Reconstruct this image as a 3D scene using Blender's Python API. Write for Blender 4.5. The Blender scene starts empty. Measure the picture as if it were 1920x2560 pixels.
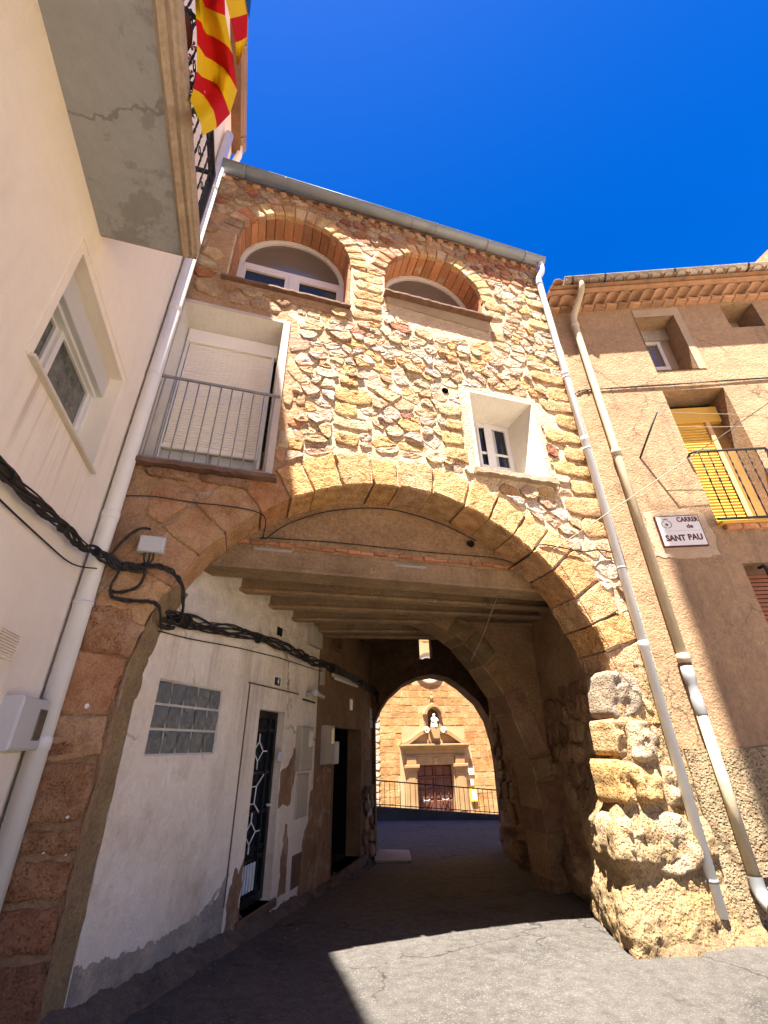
import bpy, bmesh, math, random
from mathutils import Vector, Matrix, noise
from mathutils.geometry import tessellate_polygon

random.seed(7)
sc = bpy.context.scene
col = sc.collection
R = math.radians

# ------------------------------------------------------------------ camera, sky, sun, exposure
YAW, PITCH, ROLL, EYE = R(16.9), math.atan(1099.0 / 2055.4), math.atan2(40, 2055), 1.6
cam_d = bpy.data.cameras.new('camera')
cam = bpy.data.objects.new('camera', cam_d); col.objects.link(cam)
cam_d.sensor_fit = 'VERTICAL'; cam_d.sensor_height = 36.0
cam_d.lens = 36.0 * 1099.0 / 2560.0
cam_d.clip_start = 0.05; cam_d.clip_end = 600
fwd = Vector((math.sin(YAW) * math.cos(PITCH), math.cos(YAW) * math.cos(PITCH), math.sin(PITCH)))
rgt = Vector((math.cos(YAW), -math.sin(YAW), 0))
upv = rgt.cross(fwd)
c_, s_ = math.cos(ROLL), math.sin(ROLL)
rgt2 = rgt * c_ - upv * s_
upv2 = rgt2.cross(fwd)
cam.matrix_world = Matrix(((rgt2.x, upv2.x, -fwd.x, 0), (rgt2.y, upv2.y, -fwd.y, 0), (rgt2.z, upv2.z, -fwd.z, EYE), (0, 0, 0, 1)))
sc.camera = cam

SUN_TRAVEL = Vector((0.19, 0.285, -1.0)).normalized()
world = bpy.data.worlds.new('World'); sc.world = world; world.use_nodes = True
wn = world.node_tree.nodes; wl = world.node_tree.links
sky = wn.new('ShaderNodeTexSky'); sky.sky_type = 'NISHITA'; sky.sun_disc = False
sky.sun_elevation = math.asin(-SUN_TRAVEL.z)
sky.sun_rotation = math.atan2(-SUN_TRAVEL.x, -SUN_TRAVEL.y)
sky.altitude = 600; sky.air_density = 0.84; sky.dust_density = 0.3; sky.ozone_density = 3.0
hsv = wn.new('ShaderNodeHueSaturation'); hsv.inputs['Saturation'].default_value = 1.40; hsv.inputs['Hue'].default_value = 0.516
wl.new(sky.outputs[0], hsv.inputs['Color']); wl.new(hsv.outputs[0], wn['Background'].inputs[0])
wn['Background'].inputs[1].default_value = 0.05
sun_d = bpy.data.lights.new('sun', 'SUN'); sun_d.energy = 5.0; sun_d.angle = R(0.53); sun_d.color = (1.0, 0.93, 0.82)
sun = bpy.data.objects.new('sun', sun_d); col.objects.link(sun)
sun.rotation_euler = SUN_TRAVEL.to_track_quat('-Z', 'Y').to_euler()
sun.location = (-4, -4, 30)
sc.view_settings.view_transform = 'Standard'; sc.view_settings.look = 'None'
sc.view_settings.exposure = 2.62; sc.view_settings.gamma = 1.0
sc.view_settings.use_curve_mapping = False
sc.cycles.max_bounces = 10; sc.cycles.diffuse_bounces = 6; sc.cycles.use_denoising = True
sc.cycles.sample_clamp_indirect = 8.0; sc.cycles.caustics_reflective = False; sc.cycles.caustics_refractive = False

# ------------------------------------------------------------------ materials
MATS = {}
def mat(name, c1, c2=None, scale=2.0, rough=0.85, bump=0.0, bscale=25.0, objcol=False, spec=0.25, metal=0.0,
        fine=0.12, bump2=0.0, b2scale=3.0, c3=None, c3scale=0.8, c3pos=(0.55, 0.7), stretch=(1, 1, 1), speck=None, pits=0.0, pscale=40, rand=0.0, streak=None, crack=None, sillstain=None):
    m = bpy.data.materials.new(name); m.use_nodes = True; MATS[name] = m
    nt = m.node_tree; N = nt.nodes; L = nt.links
    b = N['Principled BSDF']
    b.inputs['Roughness'].default_value = rough; b.inputs['Specular IOR Level'].default_value = spec; b.inputs['Metallic'].default_value = metal
    geo = N.new('ShaderNodeNewGeometry')
    mp = N.new('ShaderNodeMapping'); mp.inputs['Scale'].default_value = stretch
    L.new(geo.outputs['Position'], mp.inputs['Vector'])
    def nz(sc_, det=6, ro=0.6, src=mp):
        n = N.new('ShaderNodeTexNoise'); n.inputs['Scale'].default_value = sc_; n.inputs['Detail'].default_value = det
        n.inputs['Roughness'].default_value = ro; L.new(src.outputs[0], n.inputs['Vector']); return n
    def ramp(src, a, bb, ca=(0, 0, 0, 1), cb=(1, 1, 1, 1)):
        r = N.new('ShaderNodeValToRGB'); r.color_ramp.elements[0].position = a; r.color_ramp.elements[1].position = bb
        r.color_ramp.elements[0].color = ca; r.color_ramp.elements[1].color = cb; L.new(src, r.inputs[0]); return r
    def mix(f, a, bb, mode='MIX'):
        x = N.new('ShaderNodeMix'); x.data_type = 'RGBA'; x.blend_type = mode
        for k, v in ((0, f), (6, a), (7, bb)):
            if hasattr(v, 'links'): L.new(v, x.inputs[k])
            elif k == 0: x.inputs[0].default_value = v
            else: x.inputs[k].default_value = (*v, 1) if len(v) == 3 else v
        return x.outputs[2]
    if objcol:
        oi = N.new('ShaderNodeObjectInfo'); base = oi.outputs['Color']
        if c2 is not None:
            f = ramp(nz(scale).outputs[0], 0.38, 0.66)
            base = mix(f.outputs[0], base, mix(1.0, base, c2, 'MULTIPLY'))
    elif c2 is not None:
        f = ramp(nz(scale).outputs[0], 0.35, 0.68)
        base = mix(f.outputs[0], c1, c2)
    else:
        base = mix(0.0, c1, c1)
    if c3 is not None:
        f3 = ramp(nz(c3scale, 8, 0.7).outputs[0], c3pos[0], c3pos[1])
        base = mix(f3.outputs[0], base, c3)
    if speck is not None:
        ns = nz(speck[0], 2, 0.5); fs = ramp(ns.outputs[0], speck[1], speck[1] + 0.08)
        base = mix(fs.outputs[0], base, speck[2])
    if streak is not None:                                   # rain streaks and old grime, drawn out downwards
        m2 = N.new('ShaderNodeMapping'); m2.inputs['Scale'].default_value = (1, 1, 0.07); L.new(geo.outputs['Position'], m2.inputs['Vector'])
        f4 = ramp(nz(streak[0], 6, 0.65, m2).outputs[0], 0.50, 0.72)
        f5 = ramp(nz(0.6, 3, 0.5, geo).outputs[0], 0.40, 0.62)
        fm = N.new('ShaderNodeMath'); fm.operation = 'MULTIPLY'; L.new(f4.outputs[0], fm.inputs[0]); L.new(f5.outputs[0], fm.inputs[1])
        fk = N.new('ShaderNodeMath'); fk.operation = 'MULTIPLY'; L.new(fm.outputs[0], fk.inputs[0]); fk.inputs[1].default_value = streak[2]
        base = mix(fk.outputs[0], base, streak[1])
    if sillstain is not None:                                # rusty runs below a window sill: y0, y1, z of the sill, length, colour
        sx = N.new('ShaderNodeSeparateXYZ'); L.new(geo.outputs['Position'], sx.inputs[0])
        def mr(src, a, b_):
            k = N.new('ShaderNodeMapRange'); k.interpolation_type = 'SMOOTHSTEP'; k.inputs[1].default_value = a; k.inputs[2].default_value = b_; L.new(src, k.inputs[0]); return k.outputs[0]
        def mul(a, b_):
            k = N.new('ShaderNodeMath'); k.operation = 'MULTIPLY'; L.new(a, k.inputs[0]); L.new(b_, k.inputs[1]); return k.outputs[0]
        y0, y1, zs, ln, cs = sillstain
        m3 = N.new('ShaderNodeMapping'); m3.inputs['Scale'].default_value = (1, 1, 0.03); L.new(geo.outputs['Position'], m3.inputs['Vector'])
        k = mul(mul(mr(sx.outputs[1], y0, y0 + .1), mr(sx.outputs[1], y1, y1 - .1)), mul(mr(sx.outputs[2], zs - ln, zs), mr(sx.outputs[2], zs + .03, zs)))
        k = mul(k, ramp(nz(11, 5, 0.7, m3).outputs[0], 0.5, 0.72).outputs[0])
        base = mix(k, base, cs)
    if crack is not None:                                    # hairline cracks
        nd = nz(1.3, 5, 0.6, geo); vm = N.new('ShaderNodeVectorMath'); vm.operation = 'MULTIPLY_ADD'
        vm.inputs[1].default_value = (0.9, 0.9, 0.9); L.new(nd.outputs['Color'], vm.inputs[0]); L.new(geo.outputs['Position'], vm.inputs[2])
        vo = N.new('ShaderNodeTexVoronoi'); vo.feature = 'DISTANCE_TO_EDGE'; vo.inputs['Scale'].default_value = crack[0]; L.new(vm.outputs[0], vo.inputs['Vector'])
        fc = ramp(vo.outputs['Distance'], crack[1] * .5, crack[1], (1, 1, 1, 1), (0, 0, 0, 1))
        fg = ramp(nz(0.9, 3, 0.5, geo).outputs[0], 0.45, 0.55)
        fm2 = N.new('ShaderNodeMath'); fm2.operation = 'MULTIPLY'; L.new(fc.outputs[0], fm2.inputs[0]); L.new(fg.outputs[0], fm2.inputs[1])
        base = mix(fm2.outputs[0], base, crack[2])
    if fine:
        ff = ramp(nz(scale * 11, 5, 0.7).outputs[0], 0.25, 0.75, (1 - fine,) * 3 + (1,), (1 + fine,) * 3 + (1,))
        base = mix(1.0, base, ff.outputs[0], 'MULTIPLY')
    if rand:
        oi = N.new('ShaderNodeObjectInfo')
        rr = ramp(oi.outputs['Random'], 0, 1, (1 - rand,) * 3 + (1,), (1 + rand,) * 3 + (1,))
        base = mix(1.0, base, rr.outputs[0], 'MULTIPLY')
    L.new(base, b.inputs['Base Color'])
    last = None
    def addbump(h, dist, strength=1.0):
        nonlocal last
        bp = N.new('ShaderNodeBump'); bp.inputs['Distance'].default_value = dist; bp.inputs['Strength'].default_value = strength
        L.new(h, bp.inputs['Height'])
        if last is not None: L.new(last, bp.inputs['Normal'])
        last = bp.outputs[0]
    if bump2: addbump(nz(b2scale, 3, 0.5).outputs[0], bump2)
    if bump: addbump(nz(bscale, 8, 0.65).outputs[0], bump)
    if pits:
        v = N.new('ShaderNodeTexVoronoi'); v.inputs['Scale'].default_value = pscale; L.new(mp.outputs[0], v.inputs['Vector'])
        addbump(ramp(v.outputs['Distance'], 0.0, 0.5).outputs[0], pits)
    if last is not None: L.new(last, b.inputs['Normal'])
    return m

mat('stone', None, (0.68, 0.57, 0.48), 7, 0.9, 0.065, 20, objcol=True, fine=0.28, bump2=0.028, b2scale=8, pits=0.012, pscale=38)
mat('stone_smooth', None, (0.70, 0.60, 0.52), 5, 0.9, 0.05, 20, objcol=True, fine=0.28, bump2=0.03, b2scale=8)
mat('church_stone', None, (0.70, 0.56, 0.42), 1.8, 0.9, 0.03, 9, objcol=True, fine=0.2)
mat('mortar', (0.73, 0.56, 0.385), (0.58, 0.42, 0.265), 3, 0.95, 0.06, 22, bump2=0.035, b2scale=6, fine=0.26, pits=0.014, pscale=30)
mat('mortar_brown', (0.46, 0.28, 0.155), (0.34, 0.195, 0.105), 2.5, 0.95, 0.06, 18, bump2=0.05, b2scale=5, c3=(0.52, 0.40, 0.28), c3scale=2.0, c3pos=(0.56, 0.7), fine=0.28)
mat('church_mortar', (0.44, 0.29, 0.15), (0.38, 0.24, 0.12), 1.0, 0.95, 0.01, 20)
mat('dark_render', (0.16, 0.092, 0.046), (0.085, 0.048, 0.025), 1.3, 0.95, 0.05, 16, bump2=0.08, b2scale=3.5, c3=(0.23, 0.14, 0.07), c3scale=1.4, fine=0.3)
mat('tympanum_render', (0.46, 0.295, 0.16), (0.33, 0.20, 0.105), 2.5, 0.95, 0.07, 34, bump2=0.04, b2scale=6, fine=0.38)
mat('brown_render', (0.27, 0.17, 0.09), (0.19, 0.115, 0.06), 1.5, 0.95, 0.02, 20, bump2=0.03, b2scale=3, c3=(0.33, 0.17, 0.08), c3scale=1.1, fine=0.2)
mat('cream_paint', (0.84, 0.76, 0.65), (0.80, 0.715, 0.60), 0.7, 0.8, 0.005, 60, bump2=0.022, b2scale=1.3, c3=(0.72, 0.61, 0.49), c3scale=0.5, c3pos=(0.55, 0.85), fine=0.03, streak=(4, (0.55, 0.44, 0.33), 0.4), sillstain=(2.4, 3.75, 3.70, 0.8, (0.42, 0.31, 0.21)))
mat('white_limewash', (0.84, 0.74, 0.60), (0.75, 0.63, 0.48), 1.2, 0.9, 0.022, 28, bump2=0.09, b2scale=2.0, c3=(0.55, 0.42, 0.29), c3scale=0.9, c3pos=(0.53, 0.74), fine=0.09, streak=(4, (0.42, 0.33, 0.25), 0.8), crack=(0.45, 0.010, (0.35, 0.26, 0.18)))
mat('rough_limewash', (0.70, 0.62, 0.53), (0.55, 0.47, 0.38), 5, 0.95, 0.05, 12, bump2=0.06, b2scale=5, fine=0.15)
mat('grey_cement', (0.40, 0.345, 0.28), (0.27, 0.225, 0.18), 2.8, 0.95, 0.025, 40, bump2=0.04, b2scale=4, c3=(0.50, 0.40, 0.29), c3scale=2.2, c3pos=(0.5, 0.62), fine=0.2)
mat('bare_masonry', (0.38, 0.22, 0.12), (0.26, 0.14, 0.08), 4, 0.95, 0.07, 16, bump2=0.05, b2scale=6, c3=(0.50, 0.40, 0.30), c3scale=3.5, c3pos=(0.52, 0.66), fine=0.3)
mat('slab_concrete', (0.345, 0.355, 0.355), (0.32, 0.328, 0.325), 1.1, 0.9, 0.008, 50, bump2=0.015, b2scale=2, c3=(0.26, 0.262, 0.25), c3scale=1.6, c3pos=(0.57, 0.60), fine=0.07, crack=(0.5, 0.007, (0.22, 0.22, 0.205)))
mat('moulding_stone', (0.42, 0.34, 0.25), (0.27, 0.19, 0.12), 3.0, 0.9, 0.012, 30, c3=(0.20, 0.12, 0.07), c3scale=5, c3pos=(0.58, 0.75), fine=0.2)
mat('ochre_render', (0.40, 0.258, 0.15), (0.35, 0.22, 0.127), 1.2, 0.95, 0.04, 34, bump2=0.07, b2scale=2.6, c3=(0.29, 0.19, 0.115), c3scale=0.8, c3pos=(0.50, 0.72), fine=0.22, streak=(5, (0.18, 0.125, 0.085), 0.9), crack=(0.5, 0.006, (0.15, 0.10, 0.065)))
mat('pale_smear', (0.43, 0.345, 0.255), (0.42, 0.28, 0.165), 6, 0.95, 0.02, 30, fine=0.2)
mat('parapet', (0.10, 0.085, 0.07), (0.07, 0.058, 0.047), 2, 0.95, 0.02, 30, fine=0.2)
mat('pier_mortar', (0.50, 0.35, 0.185), (0.37, 0.245, 0.125), 4, 0.95, 0.11, 16, bump2=0.08, b2scale=7, c3=(0.52, 0.33, 0.13), c3scale=2.5, fine=0.32, pits=0.02, pscale=30)
mat('pale_bounce', (0.47, 0.41, 0.335), (0.42, 0.36, 0.29), 1.5, 0.9, 0.006, 40, fine=0.1)  # kept pale so the added paving throws sunlight back as fill
mat('dusty_render', (0.40, 0.30, 0.20), (0.33, 0.24, 0.16), 2, 0.95, 0.012, 40, bump2=0.02, fine=0.1)
mat('tyrolean', (0.46, 0.345, 0.21), (0.30, 0.21, 0.12), 6, 0.95, 0.09, 18, bump2=0.07, b2scale=7, c3=(0.15, 0.13, 0.07), c3scale=2.2, c3pos=(0.55, 0.72), fine=0.38, pits=0.03, pscale=34)
mat('asphalt', (0.104, 0.094, 0.086), (0.084, 0.076, 0.069), 0.9, 0.92, 0.03, 60, bump2=0.012, b2scale=3, speck=(70, 0.57, (0.160, 0.147, 0.135)), c3=(0.052, 0.047, 0.044), c3scale=0.5, c3pos=(0.54, 0.66), fine=0.38, crack=(0.5, 0.007, (0.04, 0.036, 0.033)))
mat('new_asphalt', (0.045, 0.043, 0.043), (0.066, 0.062, 0.058), 2.5, 0.92, 0.02, 80, speck=(80, 0.57, (0.11, 0.105, 0.10)), fine=0.3)
mat('dirt', (0.38, 0.26, 0.13), (0.27, 0.18, 0.09), 3.5, 0.97, 0.05, 24, bump2=0.05, b2scale=6, c3=(0.42, 0.27, 0.10), c3scale=2.5, fine=0.25)
mat('apron_dirt', (0.27, 0.185, 0.10), (0.19, 0.13, 0.075), 4, 0.97, 0.09, 20, bump2=0.06, b2scale=8, c3=(0.32, 0.21, 0.10), c3scale=3, fine=0.35, pits=0.015, pscale=30)
mat('earth_edge', (0.22, 0.17, 0.125), (0.14, 0.105, 0.08), 6, 0.97, 0.08, 18, bump2=0.06, b2scale=8, c3=(0.26, 0.21, 0.17), c3scale=3, fine=0.35)
mat('concrete_pale', (0.34, 0.31, 0.28), (0.28, 0.25, 0.22), 2, 0.9, 0.006, 40)
mat('beam_concrete', (0.32, 0.215, 0.12), (0.21, 0.137, 0.073), 2.6, 0.9, 0.02, 40, fine=0.28, c3=(0.38, 0.28, 0.17), c3scale=4, c3pos=(0.58, 0.68), streak=(4, (0.14, 0.09, 0.05), 0.8))
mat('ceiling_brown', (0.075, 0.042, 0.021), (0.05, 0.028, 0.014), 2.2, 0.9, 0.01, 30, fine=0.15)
mat('brick_red', (0.47, 0.215, 0.105), (0.38, 0.165, 0.08), 4, 0.92, 0.025, 30, fine=0.24, rand=0.3, c3=(0.50, 0.36, 0.235), c3scale=4, c3pos=(0.55, 0.72))
mat('tile_clay', (0.40, 0.23, 0.13), (0.27, 0.15, 0.09), 6, 0.92, 0.01, 40, fine=0.25, rand=0.25, c3=(0.20, 0.16, 0.12), c3scale=7, c3pos=(0.58, 0.72))
mat('white_pvc', (0.74, 0.72, 0.70), (0.70, 0.67, 0.64), 1.5, 0.45, fine=0.04, spec=0.4, stretch=(1, 1, 0.3), streak=(6, (0.55, 0.50, 0.45), 0.4))
mat('bluish_pvc', (0.68, 0.72, 0.77), (0.60, 0.63, 0.66), 1.5, 0.42, fine=0.06, spec=0.4, stretch=(1, 1, 0.25), streak=(6, (0.45, 0.44, 0.42), 0.5))
mat('aged_pipe', (0.50, 0.43, 0.31), (0.40, 0.33, 0.22), 3, 0.7, 0.003, 40, fine=0.15, stretch=(1, 1, 0.3), c3=(0.30, 0.25, 0.17), c3scale=2.0)
mat('grey_pvc', (0.22, 0.225, 0.23), None, 1.5, 0.5, fine=0.04, spec=0.4)
mat('zinc_gutter', (0.23, 0.255, 0.265), (0.19, 0.21, 0.22), 3, 0.4, fine=0.06, spec=0.5)
mat('brown_gutter', (0.25, 0.20, 0.165), (0.19, 0.15, 0.12), 2, 0.6, fine=0.1)
mat('old_gutter', (0.48, 0.44, 0.37), (0.33, 0.29, 0.22), 4, 0.75, 0.003, 40, fine=0.2, stretch=(1, 1, 0.4))
mat('white_frame', (0.66, 0.645, 0.62), None, 1, 0.4, fine=0.02, spec=0.4)
mat('pinkish_frame', (0.60, 0.55, 0.545), None, 1, 0.45, fine=0.03, spec=0.4)
mat('shutter_white', (0.82, 0.76, 0.68), (0.78, 0.72, 0.63), 2, 0.5, fine=0.03, spec=0.35)
mat('shutter_yellow', (0.62, 0.37, 0.06), (0.56, 0.32, 0.05), 2, 0.5, fine=0.06, spec=0.3)
mat('shutter_frame_orange', (0.60, 0.36, 0.17), None, 2, 0.6, fine=0.06)
mat('door_brown', (0.30, 0.165, 0.05), (0.24, 0.13, 0.04), 4, 0.6, fine=0.1)
mat('shutter_rust', (0.26, 0.10, 0.045), (0.20, 0.075, 0.035), 4, 0.6, fine=0.1)
mat('white_plaster', (0.62, 0.575, 0.50), (0.56, 0.51, 0.43), 2.2, 0.9, 0.008, 30, bump2=0.02, b2scale=4, c3=(0.48, 0.36, 0.22), c3scale=2.2, c3pos=(0.58, 0.75), fine=0.06)
mat('pink_plaster', (0.52, 0.44, 0.38), (0.47, 0.385, 0.325), 2.5, 0.9, 0.006, 30, fine=0.06)
mat('iron_black', (0.012, 0.012, 0.012), (0.03, 0.02, 0.015), 8, 0.55, fine=0.1, spec=0.4)
mat('iron_grey', (0.26, 0.26, 0.265), (0.20, 0.195, 0.19), 6, 0.5, fine=0.08, spec=0.45)
mat('rust_slab', (0.13, 0.07, 0.045), (0.20, 0.12, 0.08), 8, 0.85, 0.01, 40, fine=0.3)
mat('cable_black', (0.018, 0.016, 0.015), (0.04, 0.035, 0.03), 12, 0.6, fine=0.1)
mat('wire_pale', (0.42, 0.36, 0.28), None, 3, 0.6)
mat('plastic_grey', (0.52, 0.515, 0.505), None, 2, 0.5, fine=0.03)
mat('cabinet_beige', (0.40, 0.355, 0.28), (0.35, 0.31, 0.24), 2.5, 0.6, fine=0.08)
mat('cabinet_window', (0.085, 0.072, 0.05), None, 2, 0.15, spec=0.5)
mat('black_paint', (0.010, 0.010, 0.010), None, 2, 0.4, spec=0.4)
mat('dark_inside', (0.012, 0.010, 0.009), None, 2, 0.9, spec=0.1)
mat('old_wood', (0.17, 0.095, 0.055), (0.11, 0.055, 0.035), 3, 0.75, 0.006, 30, stretch=(1, 1, 0.2), fine=0.2)
mat('church_wood', (0.135, 0.05, 0.03), (0.095, 0.035, 0.022), 3, 0.6, 0.004, 30, stretch=(1, 1, 0.2), fine=0.15)
mat('flag_yellow', (0.70, 0.46, 0.008), None, 2, 0.8, fine=0.05, spec=0.1)
mat('flag_red', (0.48, 0.008, 0.008), None, 2, 0.8, fine=0.05, spec=0.1)
mat('flag_blue', (0.01, 0.07, 0.28), None, 2, 0.8, fine=0.05, spec=0.1)
mat('terracotta', (0.23, 0.075, 0.045), (0.17, 0.05, 0.035), 6, 0.8, fine=0.15)
mat('leaf_green', (0.045, 0.075, 0.025), (0.07, 0.10, 0.03), 12, 0.6, fine=0.2)
mat('flower_pink', (0.60, 0.16, 0.22), None, 3, 0.7)
mat('plaque_white', (0.70, 0.66, 0.61), None, 1, 0.3, fine=0.02, spec=0.5)
mat('plaque_maroon', (0.085, 0.018, 0.015), None, 1, 0.4)
mat('plaque_text', (0.10, 0.02, 0.018), None, 1, 0.5)
mat('emblem_olive', (0.12, 0.125, 0.06), None, 1, 0.5)
mat('emblem_gold', (0.42, 0.24, 0.06), None, 1, 0.5)
mat('sign_blue', (0.012, 0.02, 0.045), None, 1, 0.4)
mat('white_line', (0.75, 0.75, 0.72), None, 1, 0.6)
mat('lamp_white', (0.75, 0.73, 0.68), None, 1, 0.4)
mat('paper', (0.55, 0.50, 0.44), (0.30, 0.24, 0.20), 25, 0.8)
mat('statue_stone', (0.70, 0.62, 0.48), (0.58, 0.50, 0.37), 5, 0.9, 0.01, 20, fine=0.1)
mat('portal_stone', (0.34, 0.215, 0.10), (0.27, 0.16, 0.07), 2, 0.9, 0.01, 20, fine=0.15)
mat('white_cladding', (0.62, 0.55, 0.44), None, 2, 0.9)
mat('yellow_box', (0.66, 0.47, 0.04), None, 1, 0.5)
mat('curtain', (0.55, 0.54, 0.49), (0.46, 0.45, 0.41), 14, 0.9, stretch=(1, 1, 0.1), fine=0.1)

def glass(name, colr, rough=0.05, spec=0.6, wav=0.0):
    m = mat(name, colr, None, 2, rough, spec=spec, fine=0.05, bump=wav, bscale=9)
    return m
glass('dark_glass', (0.018, 0.02, 0.022), 0.08, 0.25)
glass('grey_glass', (0.13, 0.105, 0.085), 0.12, 0.6)
mat('lace_glass', (0.035, 0.04, 0.035), (0.13, 0.135, 0.12), 7, 0.12, spec=0.4, fine=0.3, c3=(0.16, 0.16, 0.145), c3scale=16, c3pos=(0.55, 0.62))
glass('block_glass', (0.10, 0.12, 0.115), 0.06, 0.9, 0.06)
glass('church_glass', (0.06, 0.07, 0.085), 0.3, 0.5)

# ------------------------------------------------------------------ object helpers
WM = {}
def thing(name, label, cat, loc=(0, 0, 0), group=None, kind=None):
    o = bpy.data.objects.new(name, None); col.objects.link(o)
    o.location = loc; o.empty_display_size = 0.2
    WM[o.name] = Matrix.Translation(Vector(loc))
    tag(o, label, cat, group, kind); return o
def tag(o, label=None, cat=None, group=None, kind=None):
    if label: o['label'] = label
    if cat: o['category'] = cat
    if group: o['group'] = group
    if kind: o['kind'] = kind
    return o
def place(o, parent, M):
    WM[o.name] = M
    if parent is not None:
        o.parent = parent; o.matrix_parent_inverse = WM[parent.name].inverted()
    o.matrix_basis = M
def link(name, me, parent=None, M=None, color=None):
    o = bpy.data.objects.new(name, me); col.objects.link(o)
    place(o, parent, M if M is not None else Matrix())
    if color is not None: o.color = (*color, 1)
    return o

class Fr:                                        # a wall plane: s along it, z up, w out of it
    def __init__(self, o, u):
        self.o = Vector(o); self.u = Vector((u[0], u[1], 0)).normalized(); self.n = self.u.cross(Vector((0, 0, 1)))
    def P(self, s, z, w=0.0): return self.o + self.u * s + Vector((0, 0, z)) + self.n * w
    def M(self, s=0, z=0, w=0):                  # local x = s, y = into the wall, z = up
        p = self.P(s, z, w); u = self.u; n = -self.n
        return Matrix(((u.x, n.x, 0, p.x), (u.y, n.y, 0, p.y), (0, 0, 1, p.z), (0, 0, 0, 1)))
IDF = None
class LocalFr:                                   # the same mapping, for meshes to be placed later with Fr.M
    def P(self, s, z, w=0.0): return Vector((s, -w, z))
LF = LocalFr()

class MB:
    def __init__(self): self.v = []; self.f = []
    def add(self, vs, fs):
        k = len(self.v); self.v += [Vector(p) for p in vs]; self.f += [tuple(i + k for i in f) for f in fs]; return self
    def box(self, fr, s0, s1, z0, z1, w0, w1, j=0.0):
        pts = [fr.P(s + random.uniform(-j, j), z + random.uniform(-j, j), w) for w in (w0, w1) for s, z in ((s0, z0), (s1, z0), (s1, z1), (s0, z1))]
        return self.add(pts, [(3, 2, 1, 0), (4, 5, 6, 7), (0, 1, 5, 4), (1, 2, 6, 5), (2, 3, 7, 6), (3, 0, 4, 7)])
    def bbox(self, fr, s0, s1, z0, z1, w0, w1, b=0.006):     # box with a chamfered front
        b = min(b, (s1 - s0) * .3, (z1 - z0) * .3)
        r = lambda d, w: [fr.P(s, z, w) for s, z in ((s0 + d, z0 + d), (s1 - d, z0 + d), (s1 - d, z1 - d), (s0 + d, z1 - d))]
        pts = r(0, w0) + r(0, w1 - b) + r(b, w1)
        fs = [(3, 2, 1, 0), (8, 9, 10, 11)]
        for k in (0, 4):
            for i in range(4): fs.append((k + i, k + (i + 1) % 4, k + 4 + (i + 1) % 4, k + 4 + i))
        return self.add(pts, fs)
    def prism(self, fr, poly, w0, w1):
        n = len(poly); pts = [fr.P(s, z, w0) for s, z in poly] + [fr.P(s, z, w1) for s, z in poly]
        return self.add(pts, [tuple(range(n - 1, -1, -1)), tuple(range(n, 2 * n))] + [(i, (i + 1) % n, n + (i + 1) % n, n + i) for i in range(n)])
    def ring(self, fr, outer, inner, w0, w1, closed=True):
        n = len(outer); pts = []
        for w in (w0, w1): pts += [fr.P(*p, w) for p in outer] + [fr.P(*p, w) for p in inner]
        fs = []
        for i in range(n if closed else n - 1):
            j = (i + 1) % n
            fs += [(2 * n + i, 2 * n + j, 3 * n + j, 3 * n + i), (i, n + i, n + j, j), (i, j, 2 * n + j, 2 * n + i), (n + i, 3 * n + i, 3 * n + j, n + j)]
        if not closed:
            for i in (0, n - 1): fs.append((i, 2 * n + i, 3 * n + i, n + i))
        return self.add(pts, fs)
    def plate(self, fr, outer, holes, w0, w1):               # w1 front, w0 back
        loops = [outer] + holes
        tri = tessellate_polygon([[Vector((s, z, 0)) for s, z in lp] for lp in loops])
        flat = [p for lp in loops for p in lp]; n = len(flat)
        pts = [fr.P(s, z, w1) for s, z in flat] + [fr.P(s, z, w0) for s, z in flat]
        fs = []
        for a, b, c in tri:
            pa, pb, pc = flat[a], flat[b], flat[c]
            if (pb[0] - pa[0]) * (pc[1] - pa[1]) - (pb[1] - pa[1]) * (pc[0] - pa[0]) < 0: b, c = c, b
            fs += [(a, b, c), (n + a, n + c, n + b)]
        k = 0
        for lp in loops:
            m = len(lp)
            for i in range(m): fs.append((k + i, n + k + i, n + k + (i + 1) % m, k + (i + 1) % m))
            k += m
        return self.add(pts, fs)
    def tube(self, path, r, seg=8, caps=True, twist=0.0):
        path = [Vector(p) for p in path]; n = len(path); rs = r if isinstance(r, (list, tuple)) else [r] * n
        t0 = (path[1] - path[0]).normalized()
        a = Vector((0, 0, 1)) if abs(t0.z) < 0.9 else Vector((1, 0, 0))
        x = t0.cross(a).normalized(); pts = []
        for i, p in enumerate(path):
            t = (path[min(i + 1, n - 1)] - path[max(i - 1, 0)]).normalized()
            x = (x - t * x.dot(t)).normalized(); y = t.cross(x)
            for k in range(seg):
                q = 2 * math.pi * k / seg + twist * i
                pts.append(p + (x * math.cos(q) + y * math.sin(q)) * rs[i])
        fs = [(i * seg + k, i * seg + (k + 1) % seg, (i + 1) * seg + (k + 1) % seg, (i + 1) * seg + k) for i in range(n - 1) for k in range(seg)]
        if caps: fs += [tuple(range(seg - 1, -1, -1)), tuple((n - 1) * seg + k for k in range(seg))]
        return self.add(pts, fs)
    def lathe(self, c, prof, seg=14):
        c = Vector(c); n = len(prof)
        pts = [c + Vector((r * math.cos(2 * math.pi * k / seg), r * math.sin(2 * math.pi * k / seg), z)) for r, z in prof for k in range(seg)]
        fs = [(i * seg + k, i * seg + (k + 1) % seg, (i + 1) * seg + (k + 1) % seg, (i + 1) * seg + k) for i in range(n - 1) for k in range(seg)]
        fs += [tuple(range(seg - 1, -1, -1)), tuple((n - 1) * seg + k for k in range(seg))]
        return self.add(pts, fs)
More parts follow.
